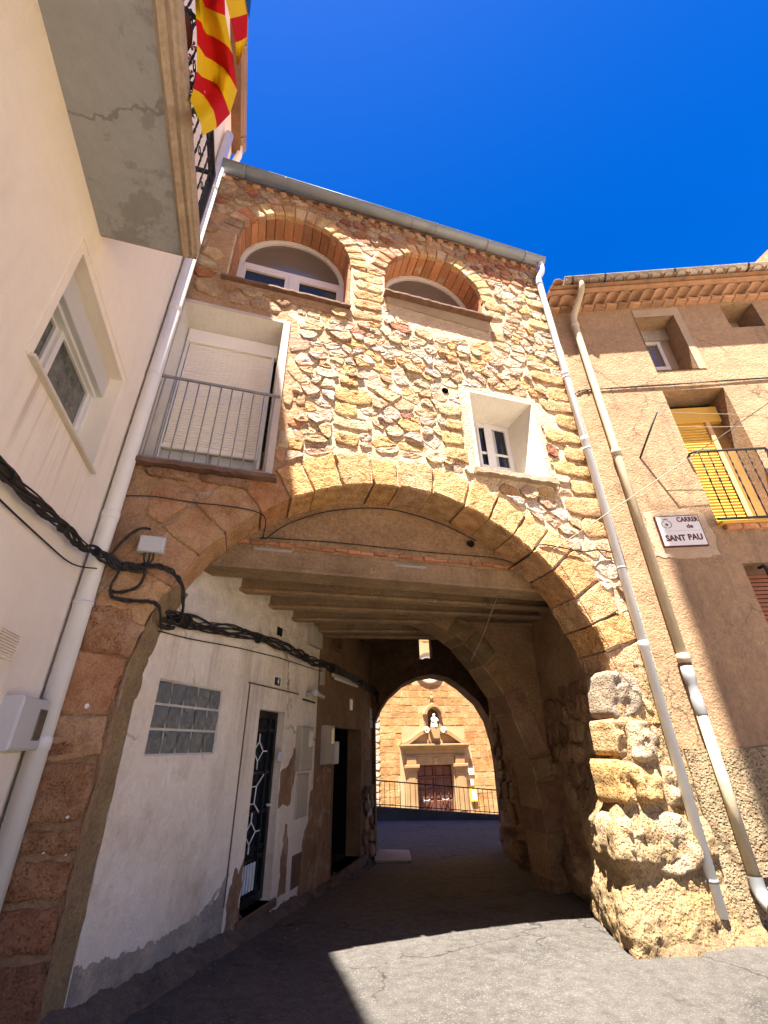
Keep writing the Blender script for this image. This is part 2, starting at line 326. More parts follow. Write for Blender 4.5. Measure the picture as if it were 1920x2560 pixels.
    def grid(self, nu, nv, fn):
        pts = [fn(i / nu, j / nv) for j in range(nv + 1) for i in range(nu + 1)]
        return self.add(pts, [(j * (nu + 1) + i, j * (nu + 1) + i + 1, (j + 1) * (nu + 1) + i + 1, (j + 1) * (nu + 1) + i) for j in range(nv) for i in range(nu)])
    def mesh(self, name, m, smooth=False, origin=None):
        me = bpy.data.meshes.new(name)
        o = Vector(origin) if origin is not None else Vector((0, 0, 0))
        me.from_pydata([p - o for p in self.v], [], self.f); me.validate(); me.update()
        me.materials.append(MATS[m] if isinstance(m, str) else m)
        if smooth: me.polygons.foreach_set('use_smooth', [True] * len(me.polygons))
        return me
    def build(self, name, m, parent=None, smooth=False, color=None, label=None, cat=None, group=None, kind=None, center=False):
        M = Matrix()
        org = None
        if center:
            org = sum(self.v, Vector()) / len(self.v); M = Matrix.Translation(org)
        o = link(name, self.mesh(name, m, smooth, org), parent, M, color)
        return tag(o, label, cat, group, kind)

def arc(cx, cz, r, a0, a1, n):
    return [(cx + r * math.cos(R(a0 + (a1 - a0) * i / n)), cz + r * math.sin(R(a0 + (a1 - a0) * i / n))) for i in range(n + 1)]
def smooth_path(pts, k=6):
    pts = [Vector(p) for p in pts]; out = []
    for i in range(len(pts) - 1):
        p0 = pts[max(i - 1, 0)]; p1 = pts[i]; p2 = pts[i + 1]; p3 = pts[min(i + 2, len(pts) - 1)]
        for j in range(k):
            t = j / k
            out.append(0.5 * ((2 * p1) + (p2 - p0) * t + (2 * p0 - 5 * p1 + 4 * p2 - p3) * t * t + (3 * p1 - p0 - 3 * p2 + p3) * t ** 3))
    out.append(pts[-1]); return out

# ------------------------------------------------------------------ stones
def area(p): return 0.5 * sum(p[i][0] * p[(i + 1) % len(p)][1] - p[(i + 1) % len(p)][0] * p[i][1] for i in range(len(p)))
def cen(p): return (sum(q[0] for q in p) / len(p), sum(q[1] for q in p) / len(p))
def clip(poly, px, pz, nx, nz):                              # keep the side where (q - p).n <= 0
    out = []; m = len(poly)
    for i in range(m):
        a, b = poly[i], poly[(i + 1) % m]
        da = (a[0] - px) * nx + (a[1] - pz) * nz; db = (b[0] - px) * nx + (b[1] - pz) * nz
        if da <= 0: out.append(a)
        if (da < 0 < db) or (db < 0 < da):
            t = da / (da - db); out.append((a[0] + (b[0] - a[0]) * t, a[1] + (b[1] - a[1]) * t))
    return out
def resample(poly, n):
    ch = []
    m = len(poly)
    for i in range(m):
        a, b = poly[i], poly[(i + 1) % m]
        ch += [(a[0] * .90 + b[0] * .10, a[1] * .90 + b[1] * .10), (a[0] * .10 + b[0] * .90, a[1] * .10 + b[1] * .90)]
    L = [math.dist(ch[i], ch[(i + 1) % len(ch)]) for i in range(len(ch))]; T = sum(L); out = []
    for k in range(n):
        d = T * k / n; i = 0
        while d > L[i]: d -= L[i]; i += 1
        t = d / max(L[i], 1e-9); a, b = ch[i], ch[(i + 1) % len(ch)]
        out.append((a[0] + (b[0] - a[0]) * t, a[1] + (b[1] - a[1]) * t))
    return out
def stone_mb(fr, poly, proud, back=-0.05, n=10, jit=0.006, rounding=True, bulge=1.0, sharp=0.90, rough=0.009, edge=(.35, .8)):
    if area(poly) < 0: poly = poly[::-1]
    p = resample(poly, n) if rounding else poly
    n = len(p); c = cen(p); mb = MB()
    if rounding: p = [(c[0] + (q[0] - c[0]) * f, c[1] + (q[1] - c[1]) * f) for q in p for f in (random.uniform(.93, 1.04),)]
    p = [(q[0] + random.uniform(-jit, jit), q[1] + random.uniform(-jit, jit)) for q in p]
    tilt = (random.uniform(-.13, .13), random.uniform(-.22, .05))
    wf = lambda q, k: proud * k + ((q[0] - c[0]) * tilt[0] + (q[1] - c[1]) * tilt[1]) * min(1, proud * 12)
    def inner(k, j): return [(c[0] + (q[0] - c[0]) * k * f, c[1] + (q[1] - c[1]) * k * f) for q in p for f in (random.uniform(1 - j, 1 + j),)]
    r2, r3 = inner(sharp, .05 if rounding else .01), inner(.52, .18)
    rr = lambda: random.uniform(-rough, rough)
    pts = [fr.P(*q, back) for q in p] + [fr.P(*q, wf(q, random.uniform(*edge))) for q in p] + [fr.P(*q, wf(q, random.uniform(.9, 1.1) * bulge) + rr() * .6) for q in r2] + [fr.P(*q, wf(q, 1.04 * bulge) + rr()) for q in r3] + [fr.P(*c, wf(c, 1.05 * bulge) + rr())]
    fs = []
    for k in (0, n, 2 * n):
        for i in range(n): fs.append((k + i, k + (i + 1) % n, k + n + (i + 1) % n, k + n + i))
    for i in range(n): fs.append((3 * n + i, 3 * n + (i + 1) % n, 4 * n))
    return mb.add(pts, fs)
def jagged(pts, step=.05, amp=.02):
    out = []
    for i in range(len(pts)):
        a, b = Vector(pts[i]), Vector(pts[(i + 1) % len(pts)]); k = max(1, int((b - a).length / step)); nn = Vector((-(b - a).y, (b - a).x)).normalized()
        for j in range(k):
            q = a.lerp(b, j / k); f = amp * (noise.noise(Vector((q.x * 9, q.y * 9, 1.7))) * 1.3 + random.uniform(-.35, .35)); out.append((q.x + nn.x * f, q.y + nn.y * f))
    return out
def rock_mb(fr, poly, proud, n=26, rings=7, rough=0.035, seed=0, back=-0.12, flat=4.5):
    if area(poly) < 0: poly = poly[::-1]
    p = resample(poly, n); c = cen(p); sz = math.sqrt(abs(area(poly)))
    p = [(c[0] + (q[0] - c[0]) * f, c[1] + (q[1] - c[1]) * f) for q in p for f in (1 + .22 * noise.fractal(Vector((q[0] * 4 + seed, q[1] * 4, seed)), 1, 2, 3),)]
    pts = [fr.P(*q, back) for q in p]
    for k in range(rings):
        t = k / rings; sc_ = 1 - t * 0.96
        for q in p:
            s, z = c[0] + (q[0] - c[0]) * sc_, c[1] + (q[1] - c[1]) * sc_
            w = proud * (1 - (1 - min(1, t * 1.25 + .12)) ** flat)
            v = Vector((s * 3.2 + seed, z * 3.2, seed * 3.1))
            d = noise.fractal(v, 0.9, 2.1, 3) * rough * 1.5 + (noise.noise(v * 3.3)) * rough * .8 + abs(noise.noise(v * 1.7)) * rough * -1.2
            dd = noise.fractal(Vector((s * 11 + seed, z * 11, seed)), 0.8, 2.2, 3) * rough * .5
            pts.append(fr.P(s + dd * .7, z + d * .35, w + d + dd))
    pts.append(fr.P(*c, proud))
    fs = []
    for k in range(rings):
        for i in range(n): fs.append((k * n + i, k * n + (i + 1) % n, (k + 1) * n + (i + 1) % n, (k + 1) * n + i))
    b = rings * n
    for i in range(n): fs.append((b + i, b + (i + 1) % n, b + n))
    return MB().add(pts, fs)
def boulder(name, c, r, p, rough, seed, colr, parent, m='stone', sub=4):
    bm = bmesh.new(); bmesh.ops.create_icosphere(bm, subdivisions=sub, radius=1.0)
    mb = MB(); sv = Vector((seed * 7.3, seed * 1.9, seed * 3.7))
    for v in bm.verts:
        d = v.co.normalized(); k = (abs(d.x) ** p + abs(d.y) ** p + abs(d.z) ** p) ** (-1 / p)
        q = Vector((d.x * k * r[0], d.y * k * r[1], d.z * k * r[2]))
        n1 = noise.fractal(q * 2.6 + sv, 1.0, 2.0, 3); n2 = noise.noise(q * 6.5 + sv * 2); n3 = noise.fractal(q * 15 + sv, 1, 2, 2)
        q += d * rough * (n1 * 1.1 - abs(n2) * .7 + n3 * .28)
        mb.v.append(Vector(c) + q)
    mb.f = [tuple(v.index for v in f.verts) for f in bm.faces]; bm.free()
    return mb.build(name, m, parent, True, colr, center=True)
def rubble(bounds, rows, wrange, gap, obst, aniso=1.0, jit=0.25):
    """Irregular coursed stones filling bounds, kept clear of obst (convex polygons or ('c', x, z, r))."""
    s0, s1, z0, z1 = bounds; sites = []
    z = z0
    while z < z1:
        h = random.uniform(*rows); s = s0 - random.uniform(0, wrange[1])
        while s < s1 + .1:
            w = random.uniform(*wrange) * (0.6 + 0.8 * random.random())
            sites.append((s + w / 2 + random.uniform(-jit, jit) * w, z + h / 2 + random.uniform(-jit, jit) * h * 1.3, w, h)); s += w
        z += h
    out = []
    for i, (x, y, w, h) in enumerate(sites):
        if not (s0 - .02 < x < s1 + .02 and z0 - .02 < y < z1 + .02): continue
        poly = [(x - .5, y - .4), (x + .5, y - .4), (x + .5, y + .4), (x - .5, y + .4)]
        poly = clip(clip(clip(clip(poly, s0, 0, -1, 0), s1, 0, 1, 0), 0, z0, 0, -1), 0, z1, 0, 1)
        bad = False
        for o in obst:
            if o[0] == 'c':
                dx, dz = x - o[1], y - o[2]; d = math.hypot(dx, dz)
                if d < o[3] + .02: bad = True; break
                if d < o[3] + .9: poly = clip(poly, o[1] + dx / d * (o[3] + gap), o[2] + dz / d * (o[3] + gap), -dx / d, -dz / d)
            else:
                pl = o if area(o) > 0 else o[::-1]; best = -9; bi = None
                for k in range(len(pl)):
                    a, b = pl[k], pl[(k + 1) % len(pl)]; ex, ez = b[0] - a[0], b[1] - a[1]; l = math.hypot(ex, ez)
                    d = ((x - a[0]) * ez - (y - a[1]) * ex) / l
                    if d > best: best = d; bi = (a, ez / l, -ex / l)
                if best < .01: bad = True; break
                if best < .8: poly = clip(poly, bi[0][0] + bi[1] * gap, bi[0][1] + bi[2] * gap, -bi[1], -bi[2])
        if bad: continue
        for j, (x2, y2, w2, h2) in enumerate(sites):
            if i == j or abs(x2 - x) > .9 or abs(y2 - y) > .6: continue
            dx, dz = (x2 - x), (y2 - y) * aniso ** 2
            l = math.hypot(dx, dz)
            if l < 1e-6: bad = True; break
            t = 0.5 * 2 * (w * h) ** .25 / ((w * h) ** .25 + (w2 * h2) ** .25)
            g = gap * random.uniform(.5, 1.5)
            poly = clip(poly, x + (x2 - x) * t - dx / l * g, y + (y2 - y) * t - dz / l * g, dx / l, dz / l)
            if len(poly) < 3: bad = True; break
        if bad or len(poly) < 3 or abs(area(poly)) < 0.0028: continue
        out.append(poly)
    return out
def vary(c, d=0.12):
    k = 1 + random.uniform(-d, d); return tuple(max(0.01, x * k * (1 + random.uniform(-d * .35, d * .35))) for x in c)
SUNNY = [(0.66, 0.47, 0.29), (0.68, 0.51, 0.34), (0.58, 0.42, 0.29), (0.71, 0.55, 0.39), (0.62, 0.38, 0.17), (0.66, 0.42, 0.20), (0.64, 0.53, 0.44), (0.69, 0.55, 0.42), (0.50, 0.355, 0.25), (0.62, 0.43, 0.26), (0.55, 0.45, 0.36)]
WARM = [(0.64, 0.40, 0.18), (0.64, 0.43, 0.22), (0.58, 0.37, 0.175), (0.66, 0.47, 0.28)]
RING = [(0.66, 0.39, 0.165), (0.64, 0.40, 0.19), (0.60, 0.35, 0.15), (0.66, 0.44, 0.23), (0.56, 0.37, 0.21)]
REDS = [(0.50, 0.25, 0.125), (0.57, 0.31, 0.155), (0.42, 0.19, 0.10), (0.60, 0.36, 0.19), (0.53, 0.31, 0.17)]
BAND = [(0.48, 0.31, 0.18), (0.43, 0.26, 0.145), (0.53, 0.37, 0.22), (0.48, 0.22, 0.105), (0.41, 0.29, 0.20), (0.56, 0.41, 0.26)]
CHURCH = [(0.40, 0.235, 0.095), (0.38, 0.215, 0.085), (0.42, 0.26, 0.115), (0.36, 0.20, 0.08), (0.41, 0.245, 0.105)]
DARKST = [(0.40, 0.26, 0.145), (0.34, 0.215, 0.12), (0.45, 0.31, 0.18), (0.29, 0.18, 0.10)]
def put_stones(polys, fr, parent, pal, proud, m='stone', name='stone', limit=300, n=10, red=0.0, smooth=True, **kw):
    polys = sorted(polys, key=lambda p: -abs(area(p))); rest = MB()
    for i, p in enumerate(polys):
        pr = proud[0] + (proud[1] - proud[0]) * random.random() ** 1.4
        mb = stone_mb(fr, p, pr, n=n, **kw)
        c = vary(random.choice(pal))
        if red and random.random() < red: c = vary((0.36, 0.15, 0.09))
        if i < limit: mb.build(name, m, parent, smooth, c, center=True)
        else: rest.add(mb.v, mb.f)
    if rest.v: rest.build('small_stones', m, parent, smooth, vary(pal[0]), kind='stuff')
# ------------------------------------------------------------------ wall planes
YF = 4.3
FAC = Fr((0, YF, 0), (1, 0))                                 # arch house front, w towards the street
LHS = Fr((-1.48, 0, 0), (0, 1))                              # left house, s = world y
RHS = Fr((4.65, 4.3, 0), (math.cos(R(20.3)), -math.sin(R(20.3))))
PAS = Fr((-0.8, 4.6, 0), (math.sin(R(31)), math.cos(R(31)))) # passage, left side
FW = Fr((2.89, 10.74, 0), (2.56, -0.79))                     # back arch of the passage
CH = Fr((0, 27, 0), (1, 0))                                  # church front
ACX, ACZ, AR = 1.50, 1.83, 2.52                              # the big arch

# ------------------------------------------------------------------ ground
def road_z(x, y):
    z = 0.0
    if y > 4.4: z = -0.0615 * (y - 4.4)
    if y > 10.6: z = -0.381 + 0.012 * (y - 10.6) - 0.05 * max(0, x - 4.5) * min(1, (y - 10.6) / 3)
    return z + 0.012 * noise.noise(Vector((x * .7, y * .7, 3)))
MB().grid(8, 8, lambda a, b: Vector((-150 + 300 * a, -150 + 300 * b, -2.3))).build('ground', 'dirt', kind='structure')
MB().grid(60, 76, lambda a, b: Vector((-9 + 27 * a, -14 + 29.4 * b, road_z(-9 + 27 * a, -14 + 29.4 * b)))).build('road', 'asphalt', kind='structure', smooth=True)
MB().grid(10, 10, lambda a, b: Vector((-20 + 60 * a, 15.5 + 12.5 * b, -2.2))).build('church_square', 'earth_edge', kind='structure')
# unseen pale paving, added behind the viewer to bounce light onto shaded walls
MB().grid(20, 12, lambda a, b: Vector((-1.45 + 19 * a, -13.9 + 15.3 * b, road_z(0, 0) + .02))).build('bounce_paving', 'pale_bounce', kind='structure')
# pale concrete ramp at the far arch
cp = [(2.80, 10.25), (3.42, 9.9), (3.52, 10.2), (3.78, 11.05), (3.70, 11.15), (3.2, 11.35), (2.95, 10.9)]
MB().add([Vector((x, y, road_z(x, y) + 0.035)) for x, y in cp] + [Vector((x, y, road_z(x, y) - 0.05)) for x, y in cp],
         [tuple(range(7))] + [(i, 7 + i, 7 + (i + 1) % 7, (i + 1) % 7) for i in range(7)]).build('concrete_ramp', 'concrete_pale', kind='structure')
# bank of earth and broken mortar along the left wall of the passage
def bank(a, b):
    s = -0.35 + 7.4 * a; base = PAS.P(s, 0, 0.0); wd = (0.30 - 0.015 * s) * (1 + .25 * noise.noise(Vector((s * 2, 0, 5))))
    w = -0.05 + wd * b; p = PAS.P(s, 0, w); zr = road_z(p.x, p.y)
    h = (0.20 - 0.022 * s) * (1 - b) ** 1.3
    return Vector((p.x, p.y, zr - 0.012 + h + 0.05 * noise.fractal(Vector((p.x * 7, p.y * 7, 1)), .8, 2.1, 5) * (1 - b * .8)))
MB().grid(260, 16, bank).build('earth_verge', 'earth_edge', kind='structure', smooth=True)
gv = MB()
for i in range(260):                                          # loose bits of mortar and stone at the wall foot
    s = random.uniform(-.2, 6.6); w = random.uniform(.03, .34) * (1 if random.random() < .8 else 1.6); c = PAS.P(s, 0, w); r = random.uniform(.005, .022)
    c.z = road_z(c.x, c.y) + (0.20 - 0.022 * s) * max(0, 1 - (w + .05) / (0.30 - 0.015 * s)) ** 1.3 - .006 + r * .4
    k = [c + Vector((random.uniform(.6, 1.2) * r * x, random.uniform(.6, 1.2) * r * y, random.uniform(.5, .9) * r * z)) for x, y, z in ((1, 0, 0), (0, 1, 0), (-1, 0, 0), (0, -1, 0), (0, 0, 1), (0, 0, -1))]
    gv.add(k, [(0, 1, 4), (1, 2, 4), (2, 3, 4), (3, 0, 4), (1, 0, 5), (2, 1, 5), (3, 2, 5), (0, 3, 5)])
tag(gv.build('gravel', 'earth_edge', kind='stuff'), 'loose crumbs of stone and mortar along the passage wall foot', 'gravel')
# dirt apron in the corner between arch foot and right house
def apron(a, b):
    ox = [(3.62, 4.75), (3.54, 4.60), (3.48, 4.45), (3.47, 4.28), (3.60, 4.12), (3.86, 4.04), (4.1, 4.10), (4.5, 4.06), (5.0, 3.92), (5.7, 3.64), (6.6, 3.3)]
    ix = [(4.0, 4.8), (4.0, 4.75), (4.0, 4.7), (4.02, 4.55), (4.05, 4.5), (4.2, 4.45), (4.4, 4.42), (4.7, 4.40), (5.1, 4.22), (5.8, 3.97), (6.7, 3.65)]
    t = a * 10; i = min(int(t), 9); f = t - i
    o = Vector(ox[i]).lerp(Vector(ox[i + 1]), f); n_ = Vector(ix[i]).lerp(Vector(ix[i + 1]), f)
    p = o.lerp(n_, b); h = 0.17 * math.sin(min(1, b * 1.1) * math.pi / 2) * (1 - .3 * a)
    return Vector((p.x + .03 * noise.noise(Vector((a * 30, 0, 0))) * (1 - b), p.y + .03 * noise.noise(Vector((a * 30, 7, 0))) * (1 - b), road_z(p.x, p.y) - .03 + h + 0.035 * noise.fractal(Vector((p.x * 7, p.y * 7, 2)), 1, 2, 4)))
MB().grid(80, 14, apron).build('dirt_apron', 'apron_dirt', kind='structure', smooth=True)

# ------------------------------------------------------------------ arch house
AH = thing('arch_house', 'stone house built over the street on a large round arch', 'house', (1.5, YF, 0))
W1 = dict(cx=-0.04, r=0.87, sp=8.42, z0=7.36); W2 = dict(cx=2.285, r=0.885, sp=8.40, z0=7.87)
def arched(w, g=0.0, n=22):
    return [(w['cx'] - w['r'] - g, w['z0'])] + arc(w['cx'], w['sp'], w['r'] + g, 180, 0, n) + [(w['cx'] + w['r'] + g, w['z0'])]
BD = (-1.33, -0.08, 4.22, 6.74); SW = (2.63, 3.67, 4.81, 6.16)
rect = lambda a, b, c, d: [(a, c), (b, c), (b, d), (a, d)]
RC = AR + 0.035
outer = [(-1.475, -0.3), (ACX - RC + .03, -0.3)] + [(ACX - RC + .03, 0.8)] + arc(ACX, ACZ, RC, 180, 0, 48) + [(4.0, 1.4), (3.95, -0.3), (4.62, -0.3), (4.62, 9.86), (-1.475, 9.86)]
vent_c = arc(2.26, 6.11, 0.052, 0, 330, 11)
MB().plate(FAC, outer, [arched(W1, .01), arched(W2, .01), rect(*BD), rect(*SW), vent_c], -0.44, 0.0).build('wall', 'mortar', AH)
MB().tube([FAC.P(2.26, 6.11, -.3), FAC.P(2.26, 6.11, .012)], 0.05, 14, False).build('vent_pipe', 'dark_inside', AH)
# left third of the front keeps an old brown render round the balcony door
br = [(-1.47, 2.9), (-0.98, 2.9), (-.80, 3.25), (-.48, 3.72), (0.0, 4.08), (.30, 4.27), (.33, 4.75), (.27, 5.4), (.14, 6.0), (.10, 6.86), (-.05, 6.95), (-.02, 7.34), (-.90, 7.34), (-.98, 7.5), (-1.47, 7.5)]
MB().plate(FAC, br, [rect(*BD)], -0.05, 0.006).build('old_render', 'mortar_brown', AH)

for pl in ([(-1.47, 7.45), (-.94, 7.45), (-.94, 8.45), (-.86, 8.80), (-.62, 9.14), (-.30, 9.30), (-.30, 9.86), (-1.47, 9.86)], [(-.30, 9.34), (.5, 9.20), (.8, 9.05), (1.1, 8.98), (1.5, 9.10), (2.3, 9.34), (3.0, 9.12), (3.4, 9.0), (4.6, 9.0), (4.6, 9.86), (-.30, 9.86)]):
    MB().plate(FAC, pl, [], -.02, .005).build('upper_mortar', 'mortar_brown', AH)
# voussoirs of the big arch
ang = [-8]; 
while ang[-1] < 183: ang.append(ang[-1] + random.uniform(6.2, 10.2))
for i in range(len(ang) - 1):
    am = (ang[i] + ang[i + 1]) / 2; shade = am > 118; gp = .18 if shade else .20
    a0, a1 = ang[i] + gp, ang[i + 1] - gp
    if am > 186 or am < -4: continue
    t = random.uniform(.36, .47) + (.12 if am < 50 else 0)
    r0, r1 = AR + random.uniform(-.012, .012), AR + t
    pl = [(ACX + r * math.cos(R(x)), ACZ + r * math.sin(R(x))) for r, x in [(r0, a1 + (a0 - a1) * k / 4) for k in range(4)] + [(r0 + (r1 - r0) * k / 4, a0) for k in range(4)] + [(r1 * (1 + .012 * math.sin(k * 2.1 + i)), a0 + (a1 - a0) * k / 4) for k in range(4)] + [(r1 + (r0 - r1) * k / 4, a1) for k in range(4)]]
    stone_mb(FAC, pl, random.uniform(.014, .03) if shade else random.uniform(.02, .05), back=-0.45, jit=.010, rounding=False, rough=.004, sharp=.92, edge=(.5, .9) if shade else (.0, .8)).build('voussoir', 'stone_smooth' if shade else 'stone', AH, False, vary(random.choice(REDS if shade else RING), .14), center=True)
# left pier
z = 2.75
for h in (.45, .44, .30, .42, .17, .25, .27, .40, .35):
    z -= h
    stone_mb(FAC, [(-1.42, z + .025), (-.985 + random.uniform(-.02, .01), z + .02), (-.985 + random.uniform(-.02, .01), z + h - .02), (-1.42, z + h - .02)], random.uniform(.018, .035), back=-.3, n=18, jit=.010, sharp=.93, rough=.005).build('pier_stone', 'stone', AH, True, vary(random.choice(REDS)), center=True)
MB().plate(FAC, [(-1.47, -.3), (-.965, -.3), (-.955, 2.2), (-.92, 2.75), (-1.47, 2.75)], [], -.33, .006).build('pier_core', 'mortar_brown', AH)
# yellowish plaster facing on the inner side of the left pier
zs_ = [(-.3, -.985, -.885, 4.46), (.9, -.985, -.885, 4.46), (1.8, -.99, -.885, 4.46), (2.28, -.955, -.86, 4.50), (2.65, -.875, -.80, 4.60), (3.0, -.77, -.66, 4.72)]
def facing(a, b):
    t = b * 5; i = min(int(t), 4); f = t - i; q = [zs_[i][k] + (zs_[i + 1][k] - zs_[i][k]) * f for k in range(4)]
    g = .018 * noise.fractal(Vector((a * 2, q[0] * 4, 0)), 1, 2, 4)
    return Vector((q[1] + (q[2] - q[1]) * a + g, 4.275 + (q[3] - 4.275) * a, q[0]))
MB().grid(6, 60, facing).build('jamb_facing', 'dirt', AH, True)

# rocks at the right foot of the arch
prof_ = [(-.35, 3.40), (.0, 3.40), (.3, 3.42), (.5, 3.50), (.62, 3.47), (.85, 3.48), (1.0, 3.58), (1.10, 3.64), (1.40, 3.66), (1.47, 3.74), (1.75, 3.74), (1.84, 3.80), (2.2, 3.88), (2.36, 3.96)]
def left_x(z):
    for (za, xa), (zb, xb) in zip(prof_, prof_[1:]):
        if za <= z <= zb: return xa + (xb - xa) * (z - za) / (zb - za)
    return prof_[-1][1]
def pier(a, b):
    z = -.35 + 2.71 * b; x0 = left_x(z); out = .09 * max(0, 1 - max(0, z - .1) / .8) + .05 * math.exp(-((z - .76) / .17) ** 4); r = .12
    d = a * 2.5
    if d < .95: x, y, nx, ny = x0, 5.2 - d, -1, 0                      # side towards the passage
    elif d < 1.15: q = (d - .95) / .2 * math.pi / 2; x, y, nx, ny = x0 + r * (1 - math.cos(q)), 4.25 - r * math.sin(q) + .02, -math.cos(q), -math.sin(q)
    else: x, y, nx, ny = x0 + r + (d - 1.15) / 1.35 * (4.62 - x0 - r), 4.15, 0, -1
    y += .13 - out * (1 if d > .95 else d / .95)
    if d < 1.15: x += .46 * max(0, y - 4.25)
    v = Vector((x * 3.1, y * 3.1, z * 3.6))
    g = .030 * noise.fractal(v, 1, 2.1, 3) + .008 * noise.noise(Vector((x * 1.5, y * 1.5, z * 11))) + .014 * noise.fractal(v * 4, 1, 2, 4)
    g *= .55 if z > 1 else 1.0
    return Vector((x + nx * g, y + ny * g, z + .3 * g))
MB().grid(110, 120, pier).build('pier_base', 'pier_mortar', AH, True)
feet = [([(3.84, 2.30), (4.24, 2.31), (4.22, 1.85), (3.80, 1.84)], .05, (.36, .29, .22)), ([(3.76, 1.80), (3.92, 1.80), (3.90, 1.48), (3.74, 1.48)], .05, (.60, .41, .22)), ([(3.95, 1.81), (4.25, 1.81), (4.24, 1.46), (4.02, 1.41), (3.93, 1.45)], .065, (.50, .38, .25)),  # first block coloured darker to paint in its shading
        ([(3.66, 1.43), (3.80, 1.44), (3.86, 1.06), (3.66, 1.07)], .075, (.62, .41, .17)), ([(3.82, 1.41), (4.24, 1.40), (4.18, 1.04), (3.90, 1.05)], .08, (.61, .41, .18)),
        ([(4.27, 1.38), (4.50, 1.38), (4.48, 1.02), (4.22, 1.02)], .03, (.58, .44, .27)), ([(4.28, 1.80), (4.54, 1.80), (4.52, 1.45), (4.28, 1.46)], .025, (.56, .43, .28)), ([(4.27, 2.29), (4.56, 2.29), (4.54, 1.85), (4.26, 1.85)], .025, (.60, .44, .25)),
        ([(3.58, .96), (3.72, .98), (3.82, .90), (3.80, .66), (3.66, .56), (3.56, .66)], .10, (.56, .42, .26)), ([(3.84, .96), (4.10, .98), (4.36, .94), (4.40, .56), (4.05, .48), (3.80, .58)], .10, (.50, .38, .25))]
for i, (pl, pr, c) in enumerate(feet): rock_mb(FAC, pl, pr, n=30, rings=8, rough=.03 if pr < .1 else .05, seed=i * 3.7 + 1, back=-.3, flat=7).build('rock', 'stone', AH, True, c, center=True)

# window arches, jambs, pillar, quoins
obst = []
def window_arch(w, t, nv, side):
    a = 180.0; step = 180 / nv
    for i in range(nv):
        a0, a1 = i * step + .5, (i + 1) * step - .5; r0, r1 = w['r'] - .004, w['r'] + t * random.uniform(.92, 1.08)
        pl = [(w['cx'] + r * math.cos(R(x)), w['sp'] + r * math.sin(R(x))) for r, x in ((r0, a0), (r1, a0), (r1, a1), (r0, a1))]
        c = vary(random.choice(WARM if a0 < 125 else BAND))
        stone_mb(FAC, pl, random.uniform(.012, .03), back=-.06, n=4, jit=.003, rounding=False).build('arch_stone', 'stone_smooth', AH, False, c, center=True)
        rb0, rb1 = w['r'] - .028, w['r'] + .005                  # brick lining of the deep reveal
        pts = []
        for wv in (-.055, -.43):
            pts += [FAC.P(w['cx'] + r * math.cos(R(x)), w['sp'] + r * math.sin(R(x)), wv + random.uniform(-.006, .006)) for r, x in ((rb0 + random.uniform(0, .012), a0), (rb1, a0), (rb1, a1), (rb0 + random.uniform(0, .012), a1))]
        MB().add(pts, [(0, 1, 2, 3), (7, 6, 5, 4), (0, 3, 7, 4), (1, 5, 6, 2), (0, 4, 5, 1), (3, 2, 6, 7)]).build('lining_brick', 'brick_red', AH, center=True)
    for sg in (-1, 1):
        h = w['sp'] - w['z0']; k = max(2, round(h / .26))
        for i in range(k):
            x = w['cx'] + sg * (w['r'] - .012)
            MB().box(FAC, min(x - .014, x + .014), max(x - .014, x + .014), w['z0'] + h * i / k + .006, w['z0'] + h * (i + 1) / k - .006, -.43, -.055, .003).build('lining_brick', 'brick_red', AH, center=True)
    obst.append(('c', w['cx'], w['sp'], w['r'] + t + .01))
    obst.append(rect(w['cx'] - w['r'] - .02, w['cx'] + w['r'] + .02, w['z0'] - .06, w['sp']))
window_arch(W1, .26, 17, 0); window_arch(W2, .26, 17, 0)
def blocks(s0, s1, zs, pal, proud=(.008, .03), alt=0.0, alts=1):
    for i in range(len(zs) - 1):
        e = alt * (i % 2)
        a, b = (s0 - (e if alts < 0 else 0), s1 + (e if alts > 0 else 0))
        a += random.uniform(-.02, .05); b += random.uniform(-.06, .03)
        if random.random() < .12: continue
        zj = [random.uniform(-.022, .022) for _ in range(4)]
        pl = [(a, zs[i] + .016 + zj[0]), (b, zs[i] + .016 + zj[1]), (b, zs[i + 1] - .016 + zj[2]), (a, zs[i + 1] - .016 + zj[3])]
        obst.append(pl)
        stone_mb(FAC, pl, random.uniform(*proud), n=14, jit=.009, sharp=.94, edge=(.1, .9), rough=.012).build('dressed_stone', 'stone', AH, True, vary(random.choice(pal)), center=True)
blocks(.86, 1.37, [7.20, 7.44, 7.66, 7.90, 8.12, 8.34, 8.56], WARM)
blocks(3.20, 3.50, [7.45, 7.72, 7.96, 8.20, 8.44], WARM, alt=.14)
blocks(4.18, 4.56, [2.34, 2.62, 2.95, 3.3] , SUNNY, alt=.0)
blocks(4.05, 4.50, [4.0, 4.3, 4.62, 4.92, 5.2, 5.5, 5.8, 6.12, 6.4, 6.68, 6.95, 7.24, 7.5, 7.8, 8.05, 8.3, 8.6, 8.86], WARM, alt=.22, alts=-1)
blocks(.68, 1.02, [4.84, 5.08, 5.30, 5.54, 5.80, 6.02], WARM, alt=.14)
blocks(2.20, 2.50, [4.86, 5.12, 5.38, 5.62, 5.86], WARM, alt=.1, alts=-1)
obst += [rect(SW[0] - .10, SW[1] + .09, SW[2] - .10, SW[3] + .10), rect(BD[0] - .1, .02, BD[2] - .1, BD[3] + .12), ('c', 2.26, 6.11, .09), ('c', ACX, ACZ, AR + .47)]
lit = rubble((.08, 4.5, 4.0, 9.1), (.075, .19), (.11, .46), .009, obst + [rect(-.2, .12, 4.0, 6.9)], 1.35)
lit += rubble((3.3, 4.5, 2.3, 4.0), (.18, .30), (.22, .42), .014, obst, 1.2)
